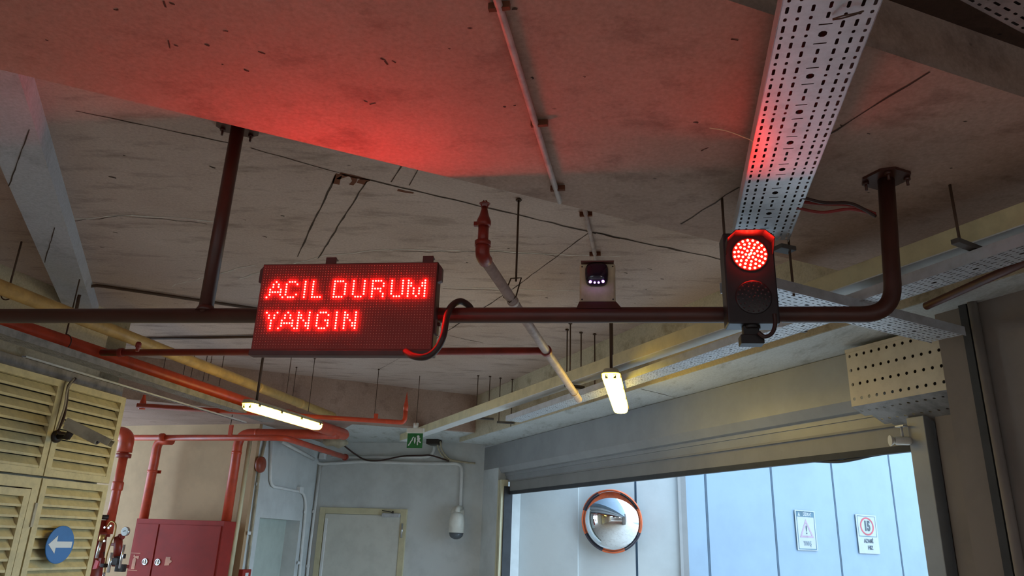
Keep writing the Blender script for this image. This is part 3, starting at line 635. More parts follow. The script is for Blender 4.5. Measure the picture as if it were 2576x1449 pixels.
# grey pipe and sprinkler riser
zg = 2.93; ga = at(1213, 643, zg); gb = at(1456, 1005, 2.72); dg = (gb-ga).normalized()
def online(px, py):                    # point of the slanting pipe nearest to the sight line
    r_ = ray(px, py).normalized(); w_0 = ga-CAM; b_ = dg.dot(r_); return ga+dg*((b_*r_.dot(w_0)-dg.dot(w_0))/(1-b_*b_))
T = thing('sprinkler_drop_pipe', 'grey pipe slanting away to a dark red upright sprinkler riser', 'sprinkler pipe', ga)
mb = MB(); mb.tube([ga+dg*.02, gb], .028, 20); mb.build('pipe_run', 'gpipe', T)
hz = footz(ga, 1220, 512)
mb = MB(); mb.tube(bend([ga+dg*.06, ga, ga+Z*.07], .05, 6), .035, 18); mb.tube([ga+Z*.05, ga+Z*.075], .04, 18); mb.build('elbow', 'dred', T)
L_ = hz-ga.z
mb = MB(); mb.tube([ga+Z*.05, ga+Z*(L_*.62)], .0265, 16); mb.lathe(ga+Z*(L_*.55), Z, [(.03, 0), (.036, .01), (.036, .03), (.028, .05), (.024, .06), (.018, .085), (.012, .11)], 16); mb.box(ga+Z*(L_*.6)-PM*.035, PM*.014, nP*.01, Z*.01); mb.build('riser', 'dred', T)
mb = MB(); hb = ga+Z*(L_*.62+.075)
for s_ in (-1, 1): mb.tube([hb+PM*(.012*s_), hb+PM*(.018*s_)+Z*.03, hb+PM*(.004*s_)+Z*.05], .0035, 6)
mb.lathe(ga+Z*(L_-.004), Z, [(.026, 0), (.028, .003), (.012, .007)], 16); mb.build('sprinkler_head', 'dred', T)
for (a, b_) in ((1296, 755), (1374, 882), (1448, 985)):
    q = online(a, b_); ring(T, q, dg, .033, .03, 'gpipe')
clq = online(1289, 742)
Tt = rod((1305, 500), (1294, 708), .006, 'long rod whose clamp loop holds the slanting grey pipe'); rt = at(1305, 500, ZS); zz = footz(rt, 1294, 708)
mb = MB(); rr_ = V((rt.x, rt.y, 0)); e = dg.cross(Z).normalized()
mb.tube([V((rt.x, rt.y, zz+.02)), V((rt.x, rt.y, zz+.02))+e*.03, clq+e*.036, clq-Z*.034, clq-e*.036, V((rt.x, rt.y, zz+.02))-e*.03, V((rt.x, rt.y, zz+.02))], .004, 6); mb.build('clamp_loop', 'rod', Tt)
# branch to sprinkler
bb = online(1376, 882); zbz = bb.z; ba = at(256, 887, zr-.01)
T = pipe('sprinkler_branch_pipe', [ba, bb], .026, 'dred', 'straight dark red branch pipe crossing below the LED sign'); ring(T, bb, dv(12.2), .038, .05, 'dred', 'branch_tee'); ring(T, ba+(bb-ba)*.05, bb-ba, .034, .04, 'dred')
P_ = at(345, 884, zbz); mb = MB(); mb.tube([P_, P_+Z*.06], .014, 8); mb.lathe(P_+Z*.03, Z, [(.02, 0), (.02, .03), (.012, .04)], 10); mb.build('vent_cap', 'dred', T)
# yellow gas pipe
zy = 3.0; ya = at(0, 722, zy); yb = at(850, 1052, zy); dy = (yb-ya).normalized(); L_ = (yb-ya).length
T = pipe('gas_pipe', [ya-dy*1.5, ya+dy*(L_*.97)], .047, 'yellow', 'mustard yellow gas pipe running away on the left', seg=24)
clamp(T, at(20, 735, zy), dy, .047, 'rod', .30)
for t in (.62, .8): ring(T, ya+dy*(L_*t), dy, .051, .05, 'yellow')
# small ceiling conduits
def cconduit(pxs, z, r, matn, label, r_b=.1, name='ceiling_conduit', sad=()):
    T = thing(name, label, 'conduit', at(pxs[0][0], pxs[0][1], z)); mb = MB(); mb.tube(bend([at(a, b_, z) for a, b_ in pxs], r_b), r, 12); mb.build('conduit_run', matn, T)
    for (a, b_) in sad:
        q = at(a, b_, z); d = (at(*pxs[-1], z)-at(*pxs[0], z)).normalized(); s_ = d.cross(Z); mb = MB(); mb.box(q+Z*(r*.2), s_*(r*2.6), d*.008, Z*(r*.9)); mb.build('saddle_clip', 'rust', T)
    return T
cconduit([(1160, -300), (1252, 5), (1408, 508)], ZN-.018, .0125, 'gpipe', 'pale conduit clipped to the big beam from the top edge to mid view', sad=((1256, 18), (1357, 312), (1403, 475)))
cconduit([(1466, 505), (1503, 668)], ZS-.018, .0145, 'gpipe', 'short pale conduit on the slab behind the gantry camera', sad=((1474, 540), (1497, 640)))
T = thing('ceiling_conduit', 'thin brown conduit bending down from the slab beside the pale beam', 'conduit', at(235, 712, ZS)); mb = MB()
q0 = at(236, 711, ZS-.02); q1 = at(655, 778, ZS-.02); qd = at(190, 790, ZS-.3); mb.tube(bend([qd, at(205, 712, ZS-.02), q1], .16), .013, 10); mb.build('conduit_run', 'rod', T)
q0 = at(345, 852, ZS-.02); q1 = at(660, 847, ZS-.02); mb = MB(); mb.tube([q0, q1], .014, 10); tag(mb.build('ceiling_conduit', 'rod'), 'thin dark conduit on the slab left of the LED sign above the red branch', 'conduit')
# small red sprinkler line behind the lamp
zs = 2.75; a_ = at(345, 1020, zs); b2 = at(1018, 1063, zs); h_ = footz(b2, 1018, 1010)
T = thing('small_sprinkler_pipe', 'thin red sprinkler pipe behind the long lamp ending in an upright head', 'pipe', a_)
mb = MB(); mb.tube(bend([a_, b2, V((b2.x, b2.y, zs+.13))], .05), .024, 14); mb.build('pipe_run', 'red', T)
mb = MB(); mb.lathe(V((b2.x, b2.y, zs+.12)), Z, [(.026, 0), (.026, .05), (.018, .09), (.006, .17), (.002, .2)], 12); mb.build('sprinkler_head', 'red', T)
q = at(945, 1058, zs); mb = MB(); mb.box(q+Z*.03, dv(90)*.02, dv(0)*.01, Z*.04); mb.build('pipe_hanger', 'red', T)
q = at(358, 1022, zs); mb = MB(); mb.lathe(q, Z, [(.03, -.03), (.03, .04), (.015, .09), (.015, .11)], 12); mb.build('pipe_tee', 'red', T)

# ------------------------------------------------------------------ fluorescent lamps
def lampfit(p, q, width, label, rodtop=None, glow='lamp', near_grey=True, rodz=ZS):
    d = (q-p).normalized(); s_ = d.cross(Z).normalized(); L = (q-p).length; w_ = width/2
    T = thing('fluorescent_lamp', label, 'ceiling lamp', (p+q)/2)
    mb = MB()
    def sect(x, k, z0): return [p+d*x+s_*(a*k)+Z*b_ for a, b_ in ((-w_*1.05, z0), (-w_*.8, z0+.03), (w_*.8, z0+.03), (w_*1.05, z0))]
    n0 = len(mb.v); xs = [(-.045, .55), (-.03, .85), (0.0, 1), (L, 1), (L+.02, .85), (L+.03, .6)]
    for x, k in xs: mb.v += sect(x, k, 0.0)
    for i in range(len(xs)-1):
        for k in range(4): a = i*4+k; b_ = i*4+(k+1) % 4; mb.face([a, b_, b_+4, a+4])
    mb.face([3, 2, 1, 0]); e = (len(xs)-1)*4; mb.face([e, e+1, e+2, e+3]); mb.build('housing', 'camgrey', T)
    mb = MB(); seg = 10; xs = [(-.03, .55, .5), (-.02, .82, .8), (0, .96, .95), (.03, 1, 1), (L-.03, 1, 1), (L, .95, .95), (L+.018, .7, .7), (L+.024, .4, .4)]
    for (x, k, kk) in xs:
        for i in range(seg+1):
            a = PI*i/seg; cx_ = math.cos(a); sx = math.sin(a); mb.v.append(p+d*x-s_*(w_*k*math.copysign(abs(cx_)**.6, cx_))-Z*(.055*kk*abs(sx)**.6+.001))
    m_ = seg+1
    for i in range(len(xs)-1):
        for k in range(seg): mb.face([i*m_+k, i*m_+k+1, (i+1)*m_+k+1, (i+1)*m_+k], True)
    mb.face(list(range(m_-1, -1, -1))); mb.face([(len(xs)-1)*m_+k for k in range(m_)]); mb.build('diffuser', glow, T)
    for x in (.05, L*.35, L*.65, L-.05):
        for sg_ in (-1, 1): mb = MB(); mb.box(p+d*x+s_*(sg_*w_*1.04)-Z*.004, d*.012, s_*.004, Z*.012); mb.build('clip', 'strut', T)
    for sg_ in (-1, 1):
        mb = MB(); mb.box(p-d*.026+s_*(sg_*w_*.45)-Z*.022, d*.004, s_*.009, Z*.016); mb.build('end_latch', 'camgrey', T)
    if rodtop is not None:
        mb = MB(); mb.tube([rodtop, V((rodtop.x, rodtop.y, p.z+.028))], .011, 10); mb.lathe(V((rodtop.x, rodtop.y, rodtop.z-.02)), Z, [(.03, 0), (.03, .015)], 12); mb.build('hanger_rod', 'rod', T)
    return T
zl = 2.73; pR = at(1536, 938, zl); qR = at(1562, 1026, zl); dR = (qR-pR).normalized(); pR = pR+dR*.03
rt = pR+dR*.05; lampfit(pR, qR-dR*.02, .125, 'short looking yellow lit fluorescent lamp pointing away below the gantry', V((rt.x, rt.y, ZS)))
zl = 2.62; pL = at(622, 1014, zl); qL = at(800, 1068, zl); dL = (qL-pL).normalized(); rt = pL+dL*.12
lampfit(pL+dL*.03, qL-dL*.02, .125, 'long bright yellow lit fluorescent lamp beside the red fire main', V((rt.x, rt.y, ZS)))
for (x, y, l_) in ((-2.2, -3.0, 'nearest left'), (1.6, -3.0, 'nearest right'), (-2.2, -6.0, 'farthest left'), (1.6, -6.0, 'farthest right')):   # fill lamps added out of view to brighten the room
    p = V((x, y, 2.75)); lampfit(p, p+dv(12.2)*1.2, .125, l_+' added fill lamp, unseen behind the viewpoint', V((x+.02, y+.1, ZS)), 'fill_lamp')

# ------------------------------------------------------------------ exit sign
p = at(1047, 1066, 2.86); eL = at(1027, 1078, 2.86); eX = dv(101); T = thing('exit_sign', 'green running man exit sign hanging at the far end of the cream trunking', 'exit sign', eL)
wE = abs((onp(1065, 1080, eL, 101)-eL).dot(eX)); hE = eL.z-onp(1027, 1128, eL, 101).z; nE = V((-eX.y, eX.x, 0)); nE = -nE if nE.y > 0 else nE
yw = .0; zt_ = onp(1027, 1090, eL, 101).z; zb_ = onp(1027, 1127, eL, 101).z; zh = onp(1027, 1077, eL, 101).z
cE_ = eL+eX*(wE/2); cE_.z = 0
mb = MB(); mb.box(cE_+Z*((zt_+zh)/2), eX*(wE/2+.01), nE*.022, Z*((zh-zt_)/2)); mb.build('lamp_body', 'wplastic', T, bevel=.006)
mb = MB(); mb.box(cE_+Z*((zt_+zb_)/2), eX*(wE/2), nE*.004, Z*((zt_-zb_)/2)); mb.build('green_panel', 'green', T)
mb = MB(); cz_ = (zt_+zb_)/2; hh_ = (zt_-zb_)
def epi(u, v): return cE_+eX*(u*wE/2)+Z*(cz_+v*hh_/2)+nE*.006
def bars(pts, w_):
    for i in range(len(pts)-1): mb.bar(epi(*pts[i]), epi(*pts[i+1]), .003, w_, up=eX.cross(nE) if False else Z)
bars([(-.8, -.7), (-.72, -.5), (-.6, -.4), (-.52, -.1), (-.38, .0), (-.3, .35), (-.15, .5)], .012)
mb.extr([epi(.0, -.45), epi(.12, -.1), epi(.1, .35), epi(.02, .5), epi(-.08, .3), epi(-.1, -.1)], nE*.002)
mb.lathe(epi(.42, .55), nE, [(.016, 0), (.016, .002)], 10); bars([(.45, .4), (.5, .0)], .03); bars([(.5, .05), (.35, -.2), (.38, -.6)], .014); bars([(.5, 0), (.68, -.2), (.8, -.25)], .014); bars([(.46, .35), (.3, .1)], .012); bars([(.48, .3), (.7, .3)], .012)
mb.build('pictogram', 'signw', T)
mb = MB(); mb.tube([cE_+Z*zh, cE_+Z*(zh+.06)], .03, 12); mb.build('ceiling_box', 'wplastic', T); mb = MB(); mb.tube([cE_+Z*(zh+.05), V((cE_.x, cE_.y, ZS))], .004, 8); mb.build('hanger_rod', 'rod', T)

# ------------------------------------------------------------------ fire pipes and cabinet on the beige wall
def br(px, py, r): return rho(px, py, r)
rc = 10.1; F0 = rho(565, 1312, 10.15); caz = 106
cTL = onp(345, 1303, F0, caz); cTR = F0; cx = dv(caz); wc = (cTR-cTL).dot(cx); zc1 = .5*(cTL.z+cTR.z); nC = V((-cx.y, cx.x, 0)); nC = -nC if nC.y > 0 else nC
dc = .26; T = thing('fire_cabinet', 'red steel fire cabinet with two doors and chrome locks on the beige wall', 'fire cabinet', V((cTL.x, cTL.y, 0))+cx*(wc/2)-nC*dc/2)
cb = V((cTR.x, cTR.y, 0))-cx*wc
def cq(u, z, n=0): return cb+cx*u+Z*z+nC*n
mb = MB(); mb.box(cq(wc/2, (zc1+.55)/2, -dc/2), cx*(wc/2), nC*(dc/2), Z*((zc1-.55)/2)); mb.build('cabinet_body', 'cab', T, bevel=.004)
u1 = (onp(403, 1320, F0, caz)-cb).dot(cx)
for a, b_ in ((.03, u1-.012), (u1+.012, wc-.03)):
    mb = MB(); mb.box(cq((a+b_)/2, (zc1+.5)/2, .006), cx*((b_-a)/2), nC*.006, Z*((zc1-.62)/2)); dd_ = mb.build('door', 'cab', T, bevel=.003)
for (a, b_) in ((365, 1413), (397, 1414)):
    q = onp(a, b_, F0+nC*.014, caz); mb = MB(); mb.lathe(q, nC, [(.042, 0), (.042, .008), (.03, .01), (.028, .004), (.01, .004)], 20); mb.box(q+nC*.01, cx*.006, nC*.006, Z*.024); mb.build('door_lock', 'chrome', T)
q = onp(338, 1413, F0+nC*.014, caz); mb = MB(); 
for (a, b_, c_, d_) in ((-.07, -.1, .07, -.1), (-.07, .1, .07, .1), (-.07, -.1, -.07, .1), (.07, -.1, .07, .1)): mb.bar(q+cx*a+Z*b_, q+cx*c_+Z*d_, .003, .006)
mb.extr([q+cx*a+Z*b_ for a, b_ in ((-.03, -.085), (.02, -.085), (.02, .02), (.005, .05), (-.015, .05), (-.03, .02))], nC*.002); mb.extr([q+cx*a+Z*b_ for a, b_ in ((.0, .05), (.055, .03), (.055, .07), (.0, .065), (-.02, .085), (-.03, .06))], nC*.002); mb.build('extinguisher_symbol', 'decal', T)
q = onp(422, 1412, F0+nC*.014, caz); mb = MB(); mb.extr([q+cx*a+Z*b_ for a, b_ in ((-.04, -.05), (.03, -.045), (.03, -.02), (.05, -.012), (.06, .0), (.05, .015), (.03, .012), (.032, .05), (-.035, .05))], nC*.002); mb.build('hose_symbol', 'decal', T)
# side of the cabinet is part of body; pipes
r1_ = 10.35
T = thing('fire_riser', 'red riser pipe rising from the right end of the fire cabinet and turning right', 'pipe', br(567, 1306, r1_))
pts = [V((*br(583, 1220, r1_).xy, zc1-.05)), V((*br(583, 1220, r1_).xy, 2.84)), at(850, 1093, 2.84)]
pts[0] = V((pts[1].x, pts[1].y, zc1-.05)); mb = MB(); mb.tube(bend(pts, .16, 8), .06, 20); mb.build('pipe_run', 'red', T); ring(T, pts[1]-Z*.25, Z, .064, .04, 'red'); ring(T, pts[1]+(pts[2]-pts[1]).normalized()*.25, pts[2]-pts[1], .064, .04, 'red')
ptop = onp(398, 1108, F0-nC*.13, caz); pb_ = V((ptop.x, ptop.y, zc1-.3))
T = thing('fire_riser', 'red riser pipe entering the left end of the fire cabinet', 'pipe', pb_)
mb = MB(); mb.tube(bend([pb_, ptop, ptop+cx*.22], .1, 8), .058, 20); mb.build('pipe_run', 'red', T); ring(T, V((ptop.x, ptop.y, onp(385, 1186, ptop, caz).z)), Z, .066, .03, 'red')
mb = MB(); q = V((ptop.x, ptop.y, onp(385, 1186, ptop, caz).z)); mb.box(q-nC*.06, cx*.085, nC*.004, Z*.02); mb.build('wall_bracket', 'red', T)
pt3 = rho(318, 1112, 10.1); T = thing('valve_riser', 'red riser pipe beside the louvre edge with a fat bend on top', 'pipe', V((pt3.x, pt3.y, 1.6)))
mb = MB(); mb.tube([V((pt3.x, pt3.y, 1.55)), V((pt3.x, pt3.y, pt3.z-.04))], .05, 18); mb.build('pipe_run', 'red', T)
mb = MB(); mb.tube(bend([V((pt3.x, pt3.y, pt3.z-.12)), V((pt3.x, pt3.y, pt3.z+.10)), V((pt3.x, pt3.y, pt3.z+.10))-cx*.4], .14, 8), .085, 20); mb.build('elbow', 'red', T); ring(T, V((pt3.x, pt3.y, pt3.z-.16)), Z, .085, .05, 'dred', 'flange')
ring(T, V((pt3.x, pt3.y, onp(280, 1290, pt3, caz).z+.3)), Z, .064, .1, 'red')
zt3 = 2.70; a_ = at(330, 1101, zt3); b2 = at(715, 1101, zt3); c2 = at(868, 1150, zt3)
T = thing('drain_pipe', 'thin red pipe along the beige wall turning towards the rear beam', 'pipe', a_); mb = MB(); mb.tube(bend([a_, b2, c2], .15, 6), .036, 16); mb.build('pipe_run', 'red', T); ring(T, c2, c2-b2, .048, .04, 'dred', 'end_cap'); ring(T, at(408, 1100, zt3), b2-a_, .05, .05, 'red')
q = at(578, 1099, zt3); mb = MB(); mb.box(q+Z*.08, cx*.025, nC*.01, Z*.06); mb.build('pipe_hanger', 'red', T)
mb = MB(); q = at(578, 1084, zt3+.1); mb.tube([q, V((q.x, q.y, ZK))], .005, 6); mb.build('hanger_rod', 'rod', T)
# alarm valve group
vq = rho(262, 1390, 10.05); VT = thing('alarm_valve_group', 'dark cluster of sprinkler valves and chrome tubes between louvre and cabinet', 'valve', V((vq.x, vq.y, .6)))
def vp(px, py, off=0): return onp(px, py, vq+nC*off, caz)
mb = MB(); mb.tube([vp(250, 1310), vp(232, 1449), vp(225, 1500)], .1, 18); mb.lathe(vp(246, 1345), Z, [(.13, -.02), (.13, .03)], 20); mb.build('valve_body', 'dred', VT)
mb = MB(); mb.lathe(vp(258, 1300), Z, [(.10, -.03), (.10, .02)], 18); mb.build('flange', 'darkm', VT)
mb = MB(); mb.tube(curve([vp(270, 1325, .05), vp(280, 1312, .05), vp(291, 1320, .05), vp(288, 1345, .05), vp(280, 1362, .05), vp(268, 1400, .05), vp(262, 1449, .05)]), .009, 8); mb.build('copper_tube', 'brass', VT)
for (a, b_, c_, d_, r_, mt) in ((259, 1345, 255, 1360, .03, 'brass'), (254, 1362, 243, 1404, .018, 'chrome'), (282, 1390, 272, 1440, .016, 'chrome'), (313, 1370, 300, 1430, .014, 'chrome'), (262, 1440, 258, 1470, .014, 'chrome')):
    mb = MB(); mb.tube([vp(a, b_, .14), vp(c_, d_, .14)], r_, 12); mb.build('valve_tube', mt, VT)
for (a, b_) in ((266, 1327), (276, 1328), (281, 1323), (265, 1361)): mb = MB(); mb.lathe(vp(a, b_, .13), nC, [(.012, 0), (.012, .02)], 8); mb.build('nut', 'chrome', VT)
mb = MB(); mb.extr([vp(244, 1408, .15), vp(252, 1412, .15), vp(246, 1430, .15), vp(236, 1432, .15)], nC*.02); mb.build('red_tag', 'pinkpl', VT)
for k in range(10):
    a = random.uniform(240, 312); b_ = random.uniform(1360, 1449); mb = MB(); mb.box(vp(a, b_, random.uniform(-.05, .1)), cx*random.uniform(.02, .06), nC*.03, Z*random.uniform(.015, .05)); mb.build('valve_fitting', random.choice(['darkm', 'dred', 'darkm']), VT, bevel=.006)
mb = MB(); mb.tube([vp(300, 1350, .0), vp(310, 1350, .0)], .03, 12); mb.tube([vp(298, 1350), vp(296, 1400)], .045, 12); mb.build('gauge_branch', 'dred', VT)
q = vp(319, 1337, .10); T = thing('pressure_gauge', 'round white pressure gauge left of the fire cabinet', 'gauge', q)
mb = MB(); mb.lathe(q, nC, [(.045, 0), (.05, .005), (.05, .03), (.046, .034)], 24); mb.build('gauge_case', 'chrome', T); mb = MB(); mb.lathe(q+nC*.033, nC, [(.043, 0), (.043, .002)], 24); mb.build('dial', 'signw', T); mb = MB(); mb.bar(q+nC*.037-cx*.02, q+nC*.037+cx*.015+Z*.008, .002, .005); mb.build('needle', 'black', T)

# ------------------------------------------------------------------ louvres on the left wall
LP = L0.copy()
def lq(t, z, n=0): q = L0+lw*t; return V((q.x, q.y, z))+ln*n    # t<0 towards the viewer
tM = (onp(165, 955, L0, 12.2)-L0).dot(lw); zT = 2.745; zM = 1.975; tE = -3.4
LT = thing('louvre_screen', 'cream metal louvre screen with panels and a louvre door on the left wall', 'louvre screen', lq(-.8, .35))
def louvre(t0, t1, z0, z1, bord=.055, pitch=.077, name='louvre_panel'):
    mb = MB()
    for (a, b_, c_, d_) in ((t0, t1, z0, z0+bord), (t0, t1, z1-bord, z1), (t0, t0+bord, z0+bord, z1-bord), (t1-bord, t1, z0+bord, z1-bord)):
        mb.box(lq((a+b_)/2, (c_+d_)/2, -.02), lw*((b_-a)/2), ln*.022, Z*((d_-c_)/2))
    T = mb.build(name, 'louv', LT)
    mb = MB(); n_ = int((z1-z0-2*bord)/pitch)
    pitch = (z1-z0-2*bord)/n_
    for i in range(n_):
        zb = z0+bord+i*pitch; ta, tb_ = t0+bord, t1-bord
        P = [lq(ta, zb+pitch*.98, -.045), lq(ta, zb+pitch*.25, -.002), lq(ta, zb+pitch*.02, -.002), lq(ta, zb+pitch*.02, -.010), lq(ta, zb+pitch*.22, -.012), lq(ta, zb+pitch*.95, -.052)]
        mb.extr(P, lw*(tb_-ta))
    mb.build('blades', 'louv', T)
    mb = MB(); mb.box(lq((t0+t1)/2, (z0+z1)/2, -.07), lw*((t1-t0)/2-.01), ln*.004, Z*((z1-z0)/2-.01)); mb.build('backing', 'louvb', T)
    return T
louvre(tM+.006, 0, zM+.008, zT)
louvre(tM-.78, tM-.006, zM+.008, zT)
louvre(tM+.006, 0, .35, zM-.008)
mb = MB(); mb.box(lq(tM-.045, 1.1, -.02), lw*.035, ln*.022, Z*(zM-1.1-.01)); mb.build('upright_post', 'louv', LT)
mb = MB(); mb.box(lq(tM-.5, zM-.05, -.02), lw*.42, ln*.022, Z*.04); mb.build('cross_rail', 'louv', LT)
T = louvre(tM-.86, tM-.085, .35, zM-.10, name='louvre_door')
mb = MB(); q = onp(83, 1295, L0, 12.2); mb.box(V((q.x, q.y, q.z))+ln*.006, lw*.012, ln*.006, Z*.09); mb.build('hinge', 'camgrey', T)
louvre(tM-1.56, tM-.792, zM+.008, zT)
mb = MB(); mb.box(lq(tE/2, zT+.05, -.06), lw*(-tE/2), ln*.01, Z*.05); mb.build('flashing_strip', 'galvd', LT)
# arrow sign
q = onp(150, 1370, L0+ln*.045, 12.2); T = thing('arrow_sign', 'round blue sign with a white arrow pointing left on the louvres', 'traffic sign', q)
rs = .5*(onp(150, 1322, L0+ln*.045, 12.2).z-onp(150, 1418, L0+ln*.045, 12.2).z)
mb = MB(); mb.lathe(q, ln, [(rs, 0), (rs, .004), (rs-.004, .006)], 48); mb.build('sign_disc', 'blue', T)
mb = MB(); ar = [(-.86, 0), (-.3, .5), (-.3, .17), (.84, .17), (.84, -.17), (-.3, -.17), (-.3, -.5)]
mb.extr([q+ln*.0062+lw*(a*rs)+Z*(b_*rs*.95) for a, b_ in ar], ln*.002); mb.build('white_arrow', 'signw', T)
mb = MB(); mb.box(q-ln*.025, lw*.01, ln*.025, Z*.06); mb.build('fixing', 'camgrey', T)
# bullet camera on louvres
Fc = L0+ln*.20; T = thing('security_camera', 'beige bullet security camera with sunshield mounted on the cream louvres', 'security camera', onp(150, 1095, L0, 12.2))
def kk(px, py, n): return onp(px, py, L0+ln*n, 12.2)
ca = kk(168, 1068, .22); cb_ = kk(248, 1108, .45); cdir = (cb_-ca).normalized(); cs = cdir.cross(Z).normalized(); cu_ = cs.cross(cdir)
mb = MB(); mb.box((ca+cb_)/2, cdir*((cb_-ca).length/2), cs*.045, cu_*.038); mb.build('camera_body', 'camgrey', T, bevel=.008)
mb = MB(); pc_ = (ca+cb_)/2+cdir*.045; L2 = (cb_-ca).length/2+.05
mb.box(pc_+cu_*.046, cdir*L2, cs*.056, cu_*.003); mb.box(pc_+cs*.055+cu_*.02, cdir*L2, cs*.003, cu_*.026); mb.box(pc_-cs*.055+cu_*.02, cdir*L2, cs*.003, cu_*.026); mb.build('sunshield', 'camgrey', T)
mb = MB(); mb.lathe(cb_+cdir*.002, cdir, [(.03, 0), (.03, .006), (.02, .008)], 18); mb.build('lens_window', 'dome', T)
w0_ = kk(140, 1098, .0); j_ = ca+cdir*.06-cu_*.06
mb = MB(); mb.lathe(w0_, ln, [(.05, 0), (.05, .02), (.03, .03)], 16); mb.tube([w0_+ln*.02, w0_+ln*.12, j_-cu_*.02], .022, 12); mb.tube([j_-cu_*.03, j_+cu_*.05], .026, 12); mb.build('wall_arm', 'darkm', T)
mb = MB(); mb.tube(curve([kk(190, 952, .03), kk(172, 972, .035), kk(167, 1010, .04), kk(160, 1050, .06), kk(146, 1085, .09), kk(160, 1090, .14), j_]), .012, 8); mb.build('camera_cable', 'cable', T)
mb = MB(); mb.tube(curve([kk(186, 952, .04), kk(169, 980, .05), kk(163, 1020, .055), kk(150, 1060, .08), kk(143, 1080, .10)]), .008, 8); mb.build('camera_cable', 'camgrey', T)

# ------------------------------------------------------------------ steel door in the back wall, dome camera, conduits
nD = V((-dw.y, dw.x, 0)); nD = -nD if nD.y > 0 else nD
def kd(px, py, n=0): return onp(px, py, K+nD*n, 104)
dl = kd(808, 1275); drr = kd(1026, 1282); zd1 = .5*(dl.z+drr.z)
dT = thing('door_2', 'white steel door with cream frame and closer in the back wall', None, V((*((dl+drr)/2).xy, 0))); dT['kind'] = 'structure'
ud0 = (dl-K).dot(dw); ud1 = (drr-K).dot(dw); fw_ = .09
def dq(u, z, n=0): q = K+dw*u; return V((q.x, q.y, z))+nD*n
for (a, b_, c_, d_) in ((ud0, ud0+fw_, 0, zd1), (ud1-fw_, ud1, 0, zd1), (ud0+fw_, ud1-fw_, zd1-fw_, zd1)):
    mb = MB(); mb.box(dq((a+b_)/2, (c_+d_)/2, .015), dw*((b_-a)/2), nD*.02, Z*((d_-c_)/2)); mb.build('door_frame', 'frame', dT, bevel=.004)
mb = MB(); mb.box(dq((ud0+ud1)/2, (zd1-fw_)/2, .012), dw*((ud1-ud0)/2-fw_-.004), nD*.012, Z*((zd1-fw_)/2-.004)); mb.build('door_leaf', 'doorw', dT, bevel=.003)
mb = MB(); mb.box(dq(ud0+fw_+.035, (zd1-fw_)/2-.03, .03), dw*.02, nD*.01, Z*((zd1-fw_)/2-.04)); mb.build('edge_strip', 'trunkw', dT, bevel=.003)
q = kd(984, 1296, .05); mb = MB(); mb.box(q, dw*.14, nD*.03, Z*.028); mb.build('door_closer', 'galv', dT, bevel=.008)
mb = MB(); mb.bar(kd(962, 1284, .06), kd(988, 1289, .1), .02, .01); mb.lathe(kd(988, 1289, .1), Z, [(.014, -.015), (.014, .02)], 10); mb.build('closer_arm', 'darkm', dT)
q = kd(1011, 1335, .045); mb = MB(); mb.tube([q-Z*.1, q+Z*.1], .014, 10); mb.build('hinge', 'chrome', dT)
# dome camera
q = kd(1150, 1300, .22); T = thing('dome_camera', 'white pendant dome camera on the corner right of the steel door', 'security camera', q)
zz1 = kd(1150, 1288, .22).z; zz0 = kd(1150, 1357, .22).z; rD = .5*abs((kd(1168, 1320, .22)-kd(1131, 1320, .22)).dot(dw)); hD = zz1-zz0; cD_ = V((q.x, q.y, zz0))
mb = MB(); mb.lathe(cD_, Z, [(rD, hD*.24), (rD*1.0, hD*.65), (rD*.93, hD*.82), (rD*.7, hD*.94), (rD*.35, hD)], 28); mb.build('camera_body', 'wplastic', T)
mb = MB(); mb.lathe(cD_, Z, [(rD*.2, .0), (rD*.6, hD*.045), (rD*.85, hD*.12), (rD*.95, hD*.24)], 28); mb.build('dome', 'smoke', T)
mb = MB(); mb.tube(bend([cD_+Z*hD*.95, cD_+Z*(hD+.06), cD_+Z*(hD+.06)-nD*.17], .05, 5), .035, 14); mb.lathe(kd(1152, 1291, .0), nD, [(.1, 0), (.1, .03), (.07, .04)], 18); mb.build('wall_bracket', 'wplastic', T)
# wall conduits
def wc(pts, r, matn, label, clips=(), rb=.12):
    T = thing('wall_conduit', label, 'conduit', pts[0]); mb = MB(); mb.tube(bend(pts, rb, 6), r, 10); mb.build('conduit_run', matn, T)
    for c_, d_ in clips: mb = MB(); mb.box(c_, d_*.02, nD*.02, Z*.02); mb.build('clip', 'trunkw', T)
    return T
wc([kd(795, 1150, .03), kd(799, 1168, .03), kd(915, 1161, .03), kd(1060, 1166, .03), kd(1163, 1166, .03), kd(1158, 1282, .03)], .024, 'trunkw', 'white conduit running over the steel door to the dome camera')
wc([kd(806, 1172, .03), kd(779, 1385, .03), kd(768, 1500, .03)], .02, 'trunkw', 'white conduit down the inner corner left of the steel door', [(kd(790, 1287, .03), dw), (kd(775, 1424, .03), dw)])
wc([kd(835, 1150, .03), kd(1080, 1150, .03), kd(1092, 1135, .05), kd(1093, 1122, .08)], .022, 'trunkw', 'upper white conduit just below the rear soffit')
mb = MB(); q = kd(812, 1148, .05); mb.box(q, dw*.045, nD*.04, Z*.045); tag(mb.build('junction_box', 'trunkw', bevel=.006), 'small white junction box in the rear upper corner', 'box')
T = thing('loose_cable', 'black cable sagging along the top of the back wall', 'cable', kd(870, 1125, .1)); mb = MB(); mb.tube(curve([kd(862, 1118, .2), kd(890, 1140, .1), kd(920, 1157, .08), kd(960, 1158, .08), kd(1010, 1148, .08), kd(1060, 1146, .08), kd(1085, 1146, .1), kd(1130, 1160, .06)]), .012, 8); mb.build('cable_run', 'cable', T)
T = thing('loose_cable', 'pair of grey cables dropping from the trunking end to the back wall', 'cable', kd(1100, 1120, .2))
